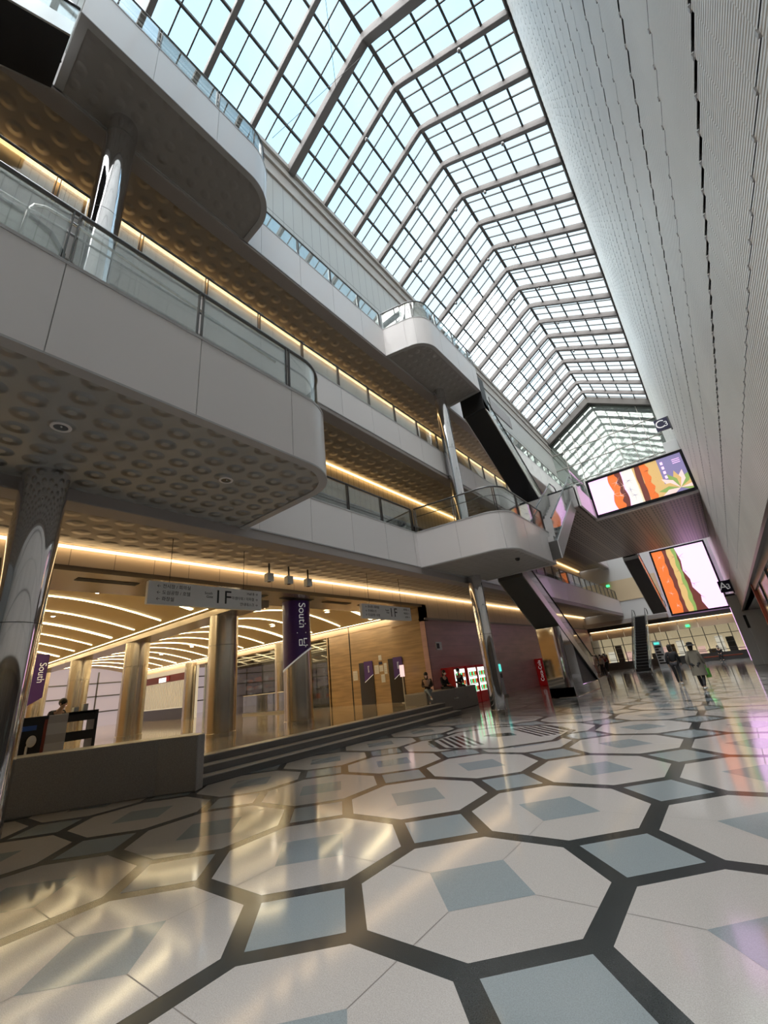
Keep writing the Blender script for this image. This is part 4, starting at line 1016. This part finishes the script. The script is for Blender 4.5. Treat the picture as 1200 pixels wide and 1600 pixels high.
def person(label, loc, rz, pose, top, legs, shoe, coat=False, h=1.65, hat=None, mask=True, hair_long=True, hold=None):
    """figure facing +Y locally; joints in metres for a 1.65 m body"""
    root = thing('person', label, 'person', loc); root.rotation_euler.z = rz; root.scale = (h / 1.65,) * 3
    J = dict(pel=(0, 0, .92), wai=(0, .01, 1.05), che=(0, .01, 1.25), nec=(0, 0, 1.40), hed=(0, .02, 1.50),
             ls=(-.17, 0, 1.34), le=(-.21, -.02, 1.08), lw=(-.20, .06, .86), rs=(.17, 0, 1.34), re=(.21, -.02, 1.08), rw=(.20, .06, .86),
             lh=(-.09, 0, .88), lk=(-.10, .03, .48), la=(-.10, -.03, .09), rh=(.09, 0, .88), rk=(.10, .03, .48), ra=(.10, -.03, .09))
    J.update(pose)
    V = []; E = []; Rr = []; ix = {}
    def av(k, p, r): ix[k] = len(V); V.append(tuple(p)); Rr.append(r); return ix[k]
    def mid(a, b_, t=.5): return tuple(Vector(J[a]).lerp(Vector(J[b_]), t))
    av('pel', J['pel'], (.135, .10)); av('wai', J['wai'], (.115, .085)); av('che', J['che'], (.135, .10)); av('nec', J['nec'], .05); av('hed', J['hed'], .05)
    E += [(0, 1), (1, 2), (2, 3), (3, 4)]
    av('h2', tuple(Vector(J['hed']) + Vector((0, .015, .06))), (.072, .085)); av('h3', tuple(Vector(J['hed']) + Vector((0, .0, .125))), (.07, .08)); E += [(4, 5), (5, 6)]
    for s in 'lr':
        a = av(s + 's', J[s + 's'], .052); b_ = av(s + 'e', J[s + 'e'], .038); c = av(s + 'w', J[s + 'w'], .026); E += [(ix['che'], a), (a, b_), (b_, c)]
        d = (Vector(J[s + 'w']) - Vector(J[s + 'e'])).normalized(); palm = Vector(J[s + 'w']) + d * .055; p = av(s + 'p', palm, (.032, .016)); E.append((c, p))
        sd = Vector((0, 1, 0)) if abs(d.y) < .7 else Vector((1, 0, 0)); fw = d.cross(sd).normalized() * (1 if s == 'l' else -1)
        for q, (o_, L_) in enumerate(((-.027, .062), (-.009, .072), (.009, .068), (.026, .052))):
            k1 = av('f', palm + d * (.03 + L_ * .45) + sd * o_, .009); k2 = av('f', palm + d * (.03 + L_ * .85) + sd * o_ + fw * .018, .0075); E += [(p, k1), (k1, k2)]
        k1 = av('t', Vector(J[s + 'w']) + d * .045 + sd * .035, .0095); k2 = av('t', Vector(J[s + 'w']) + d * .075 + sd * .052 + fw * .01, .008); E += [(p, k1), (k1, k2)]
        a = av(s + 'h', J[s + 'h'], .085); b_ = av(s + 'k', J[s + 'k'], .055); c2 = av(s + 'c', mid(s + 'k', s + 'a', .35), .052); c = av(s + 'a', J[s + 'a'], .034); E += [(0, a), (a, b_), (b_, c2), (c2, c)]
        fd = Vector(pose.get(s + 'f', (0, 1, 0))).normalized(); f1 = av(s + 'f', Vector(J[s + 'a']) + fd * .12 + Vector((0, 0, -.05)), (.035, .022)); E.append((c, f1))
    body = skin_mesh('body', V, E, Rr, 'skin', root)
    H = Vector(J['hed'])
    mb = MB(); mb.ell(H + Vector((0, -.012, .115)), (.088, .10, .10)); 
    if hair_long: mb.ell(H + Vector((0, -.045, .02)), (.085, .065, .15))
    mb.build('hair', 'hair', None, smooth=True).parent = root
    mb = MB(); mb.tube([H + Vector((0, .085, .085)), H + Vector((0, .118, .05)), H + Vector((0, .09, .04))], [.008, .014, .01], 8)
    mb.build('nose', 'skin', None, smooth=True).parent = root
    mb = MB(); mb.ell(H + Vector((-.03, .088, .085)), (.010, .006, .006)); mb.ell(H + Vector((.03, .088, .085)), (.010, .006, .006)); mb.build('eyes', 'black', None, smooth=True).parent = root
    mb = MB(); mb.ell(H + Vector((-.077, .0, .07)), (.012, .02, .03)); mb.ell(H + Vector((.077, .0, .07)), (.012, .02, .03)); mb.build('ears', 'skin', None, smooth=True).parent = root
    if mask: mb = MB(); mb.ell(H + Vector((0, .065, .03)), (.062, .055, .048)); mb.build('face_mask', 'mask_white', None, smooth=True).parent = root
    else: mb = MB(); mb.ell(H + Vector((0, .096, .018)), (.022, .008, .006)); mb.build('mouth', 'screen_pink', None, smooth=True).parent = root
    if hat == 'brim':
        mb = MB(); mb.lathe(H.x, H.y - .01, [(.02, H.z + .225), (.10, H.z + .20), (.108, H.z + .13), (.20, H.z + .09), (.20, H.z + .08), (.10, H.z + .10)], 20); mb.build('hat', 'cloth_black', None, smooth=True).parent = root
    if hat == 'cap':
        mb = MB(); mb.ell(H + Vector((0, 0, .14)), (.095, .11, .085)); mb.box(H.x - .06, H.x + .06, H.y + .08, H.y + .19, H.z + .11, H.z + .125); mb.build('cap', 'cloth_black', None, smooth=True).parent = root
    # garments: thicker skins over the same bones
    def garment(name, keys, m, extra=.014, edges=None):
        V2 = []; R2 = []; E2 = []; mp = {}
        for k in keys:
            mp[k] = len(V2); V2.append(tuple(V[ix[k]])); r = Rr[ix[k]]; r = r if isinstance(r, tuple) else (r, r); R2.append((r[0] + extra, r[1] + extra))
        for a, b_ in edges: E2.append((mp[a], mp[b_]))
        skin_mesh(name, V2, E2, R2, m, root)
    garment('top', ['che', 'wai', 'pel', 'ls', 'le', 'lw', 'rs', 're', 'rw'], top, .022, [('che', 'wai'), ('wai', 'pel'), ('che', 'ls'), ('ls', 'le'), ('le', 'lw'), ('che', 'rs'), ('rs', 're'), ('re', 'rw')])
    garment('trousers', ['pel', 'lh', 'lk', 'lc', 'la', 'rh', 'rk', 'rc', 'ra'], legs, .012, [('pel', 'lh'), ('lh', 'lk'), ('lk', 'lc'), ('lc', 'la'), ('pel', 'rh'), ('rh', 'rk'), ('rk', 'rc'), ('rc', 'ra')])
    if coat:
        p = Vector(J['pel']); mb = MB(); n = 20; rings = [(1.42, .07, .06), (1.36, .19, .11), (1.2, .20, .13), (.98, .20, .14), (.75, .235, .17), (.52, .26, .19)]
        vs = []
        for (z, rx, ry) in rings:
            for k in range(n):
                a = 2 * math.pi * k / n; fold = 1 + (.05 * math.sin(5 * a) if z < .9 else 0); vs.append((p.x + rx * fold * math.cos(a), .01 + ry * fold * math.sin(a), z))
        fs = [(i * n + k, i * n + (k + 1) % n, (i + 1) * n + (k + 1) % n, (i + 1) * n + k) for i in range(len(rings) - 1) for k in range(n)]
        mb.add(vs, fs); mb.build('coat', top, None, smooth=True).parent = root
    for s in 'lr':
        fd = Vector(pose.get(s + 'f', (0, 1, 0))).normalized(); A = Vector(J[s + 'a'])
        M = fd.to_track_quat('Y', 'Z').to_matrix(); mb = MB(); mb.ell(A + fd * .06 + Vector((0, 0, -.055)), (.045, .13, .04), M=M); mb.build('shoe', shoe, None, smooth=True).parent = root
    if hold:
        mb = MB(); w = Vector(J[hold[0] + 'w']); mb.box(w.x - .05, w.x + .05, w.y - .13, w.y + .13, w.z - .48, w.z - .16); mb.tube([(w.x, w.y - .08, w.z - .16), (w.x, w.y, w.z - .05), (w.x, w.y + .08, w.z - .16)], .008); mb.build('bag', hold[1], None).parent = root
    return root
walk = dict(lh=(-.09, 0, .88), lk=(-.10, .12, .50), la=(-.10, .17, .10), rk=(.10, -.04, .47), ra=(.10, -.26, .14), le=(-.23, -.10, 1.10), lw=(-.22, -.08, .88), re=(.23, .02, 1.09), rw=(.22, .16, .90))
person('person in long grey-green coat and dark hat walking away, green bag in hand', (-1.42, 20.7, 0), -.25, walk, 'cloth_grey_coat', 'cloth_black', 'shoe_white', coat=True, h=1.66, hat='brim', hold=('r', 'bag_green'))
person('person in black jacket and dark trousers walking beside the grey-green coat', (-2.45, 23.9, 0), -.1, walk, 'cloth_black', 'cloth_dark', 'shoe_white', h=1.68)
sit = dict(pel=(0, 0, .50), wai=(0, -.02, .64), che=(0, 0, .86), nec=(0, .02, 1.02), hed=(0, .05, 1.10), ls=(-.17, 0, .95), rs=(.17, 0, .95), le=(-.21, .02, .70), re=(.21, .02, .70), lw=(-.10, .24, .64), rw=(.10, .24, .64),
           lh=(-.09, .03, .48), rh=(.09, .03, .48), lk=(-.10, .44, .50), rk=(.10, .44, .50), la=(-.10, .46, .10), ra=(.10, .46, .10))
cross = dict(sit); cross.update(rk=(.02, .46, .58), ra=(-.14, .72, .30), lk=(-.08, .44, .50), la=(-.06, .52, .10), rf=(-.3, 1, -.3), wai=(0, .0, .64), che=(0, .05, .86), nec=(0, .12, 1.01), hed=(0, .18, 1.08), lw=(-.05, .30, .72), rw=(.08, .30, .74))
person('person with long dark hair sitting cross-legged in pale jeans on the bench edge', (-11.0, 16.45, .46), math.radians(-150), cross, 'cloth_brown', 'cloth_jeans', 'shoe_white', mask=False)
person('masked person in black sitting upright on the bench, left of a pair', (-11.25, 18.3, .46), math.radians(-100), sit, 'cloth_black', 'cloth_black', 'shoe_white')
person('masked person in black cap and jacket sitting at the right of the pair', (-11.2, 19.6, .46), math.radians(-130), sit, 'cloth_black', 'cloth_dark', 'shoe_white', hat='cap', hair_long=False)
person('person in black bending over the help desk behind the low wall', (-14.1, 3.75, LZ), math.radians(-60), dict(wai=(0, .04, 1.05), che=(0, .14, 1.22), nec=(0, .22, 1.34), hed=(0, .28, 1.40), ls=(-.17, .14, 1.28), rs=(.17, .14, 1.28), le=(-.22, .26, 1.10), re=(.22, .26, 1.10), lw=(-.12, .46, 1.12), rw=(.12, .46, 1.12)), 'cloth_black', 'cloth_dark', 'cloth_black', mask=False, hair_long=False)
person('distant person in dark coat waiting at the far left of the hall floor', (-8.55, 37.5, 0), 2.6, {}, 'cloth_pale', 'cloth_dark', 'shoe_white', h=1.6)
person('distant person in a red top pushing along the far pink wall', (-9.7, 44.0, 0), 2.9, walk, 'cloth_red', 'cloth_black', 'shoe_white', h=1.65)
person('distant person in pale clothes beside the one in red', (-10.2, 43.2, 0), 2.9, walk, 'cloth_pale', 'cloth_pale', 'shoe_white', h=1.55)
person('distant person in black sitting before the far shopfront at right', (-1.35, 48.5, 0), math.radians(180), sit, 'cloth_black', 'cloth_black', 'cloth_black')
st2 = thing('bench', 'far low red-brown bench with a seated figure near the right end', 'bench', (-1.4, 48.8, 0))
MB().box(-2.6, .2, 48.3, 48.85, .36, .44).build('seat', 'red_frame', st2)
for x in (-2.5, .1): MB().box(x - .03, x + .03, 48.35, 48.8, 0, .36).build('leg', 'dark_steel', st2)
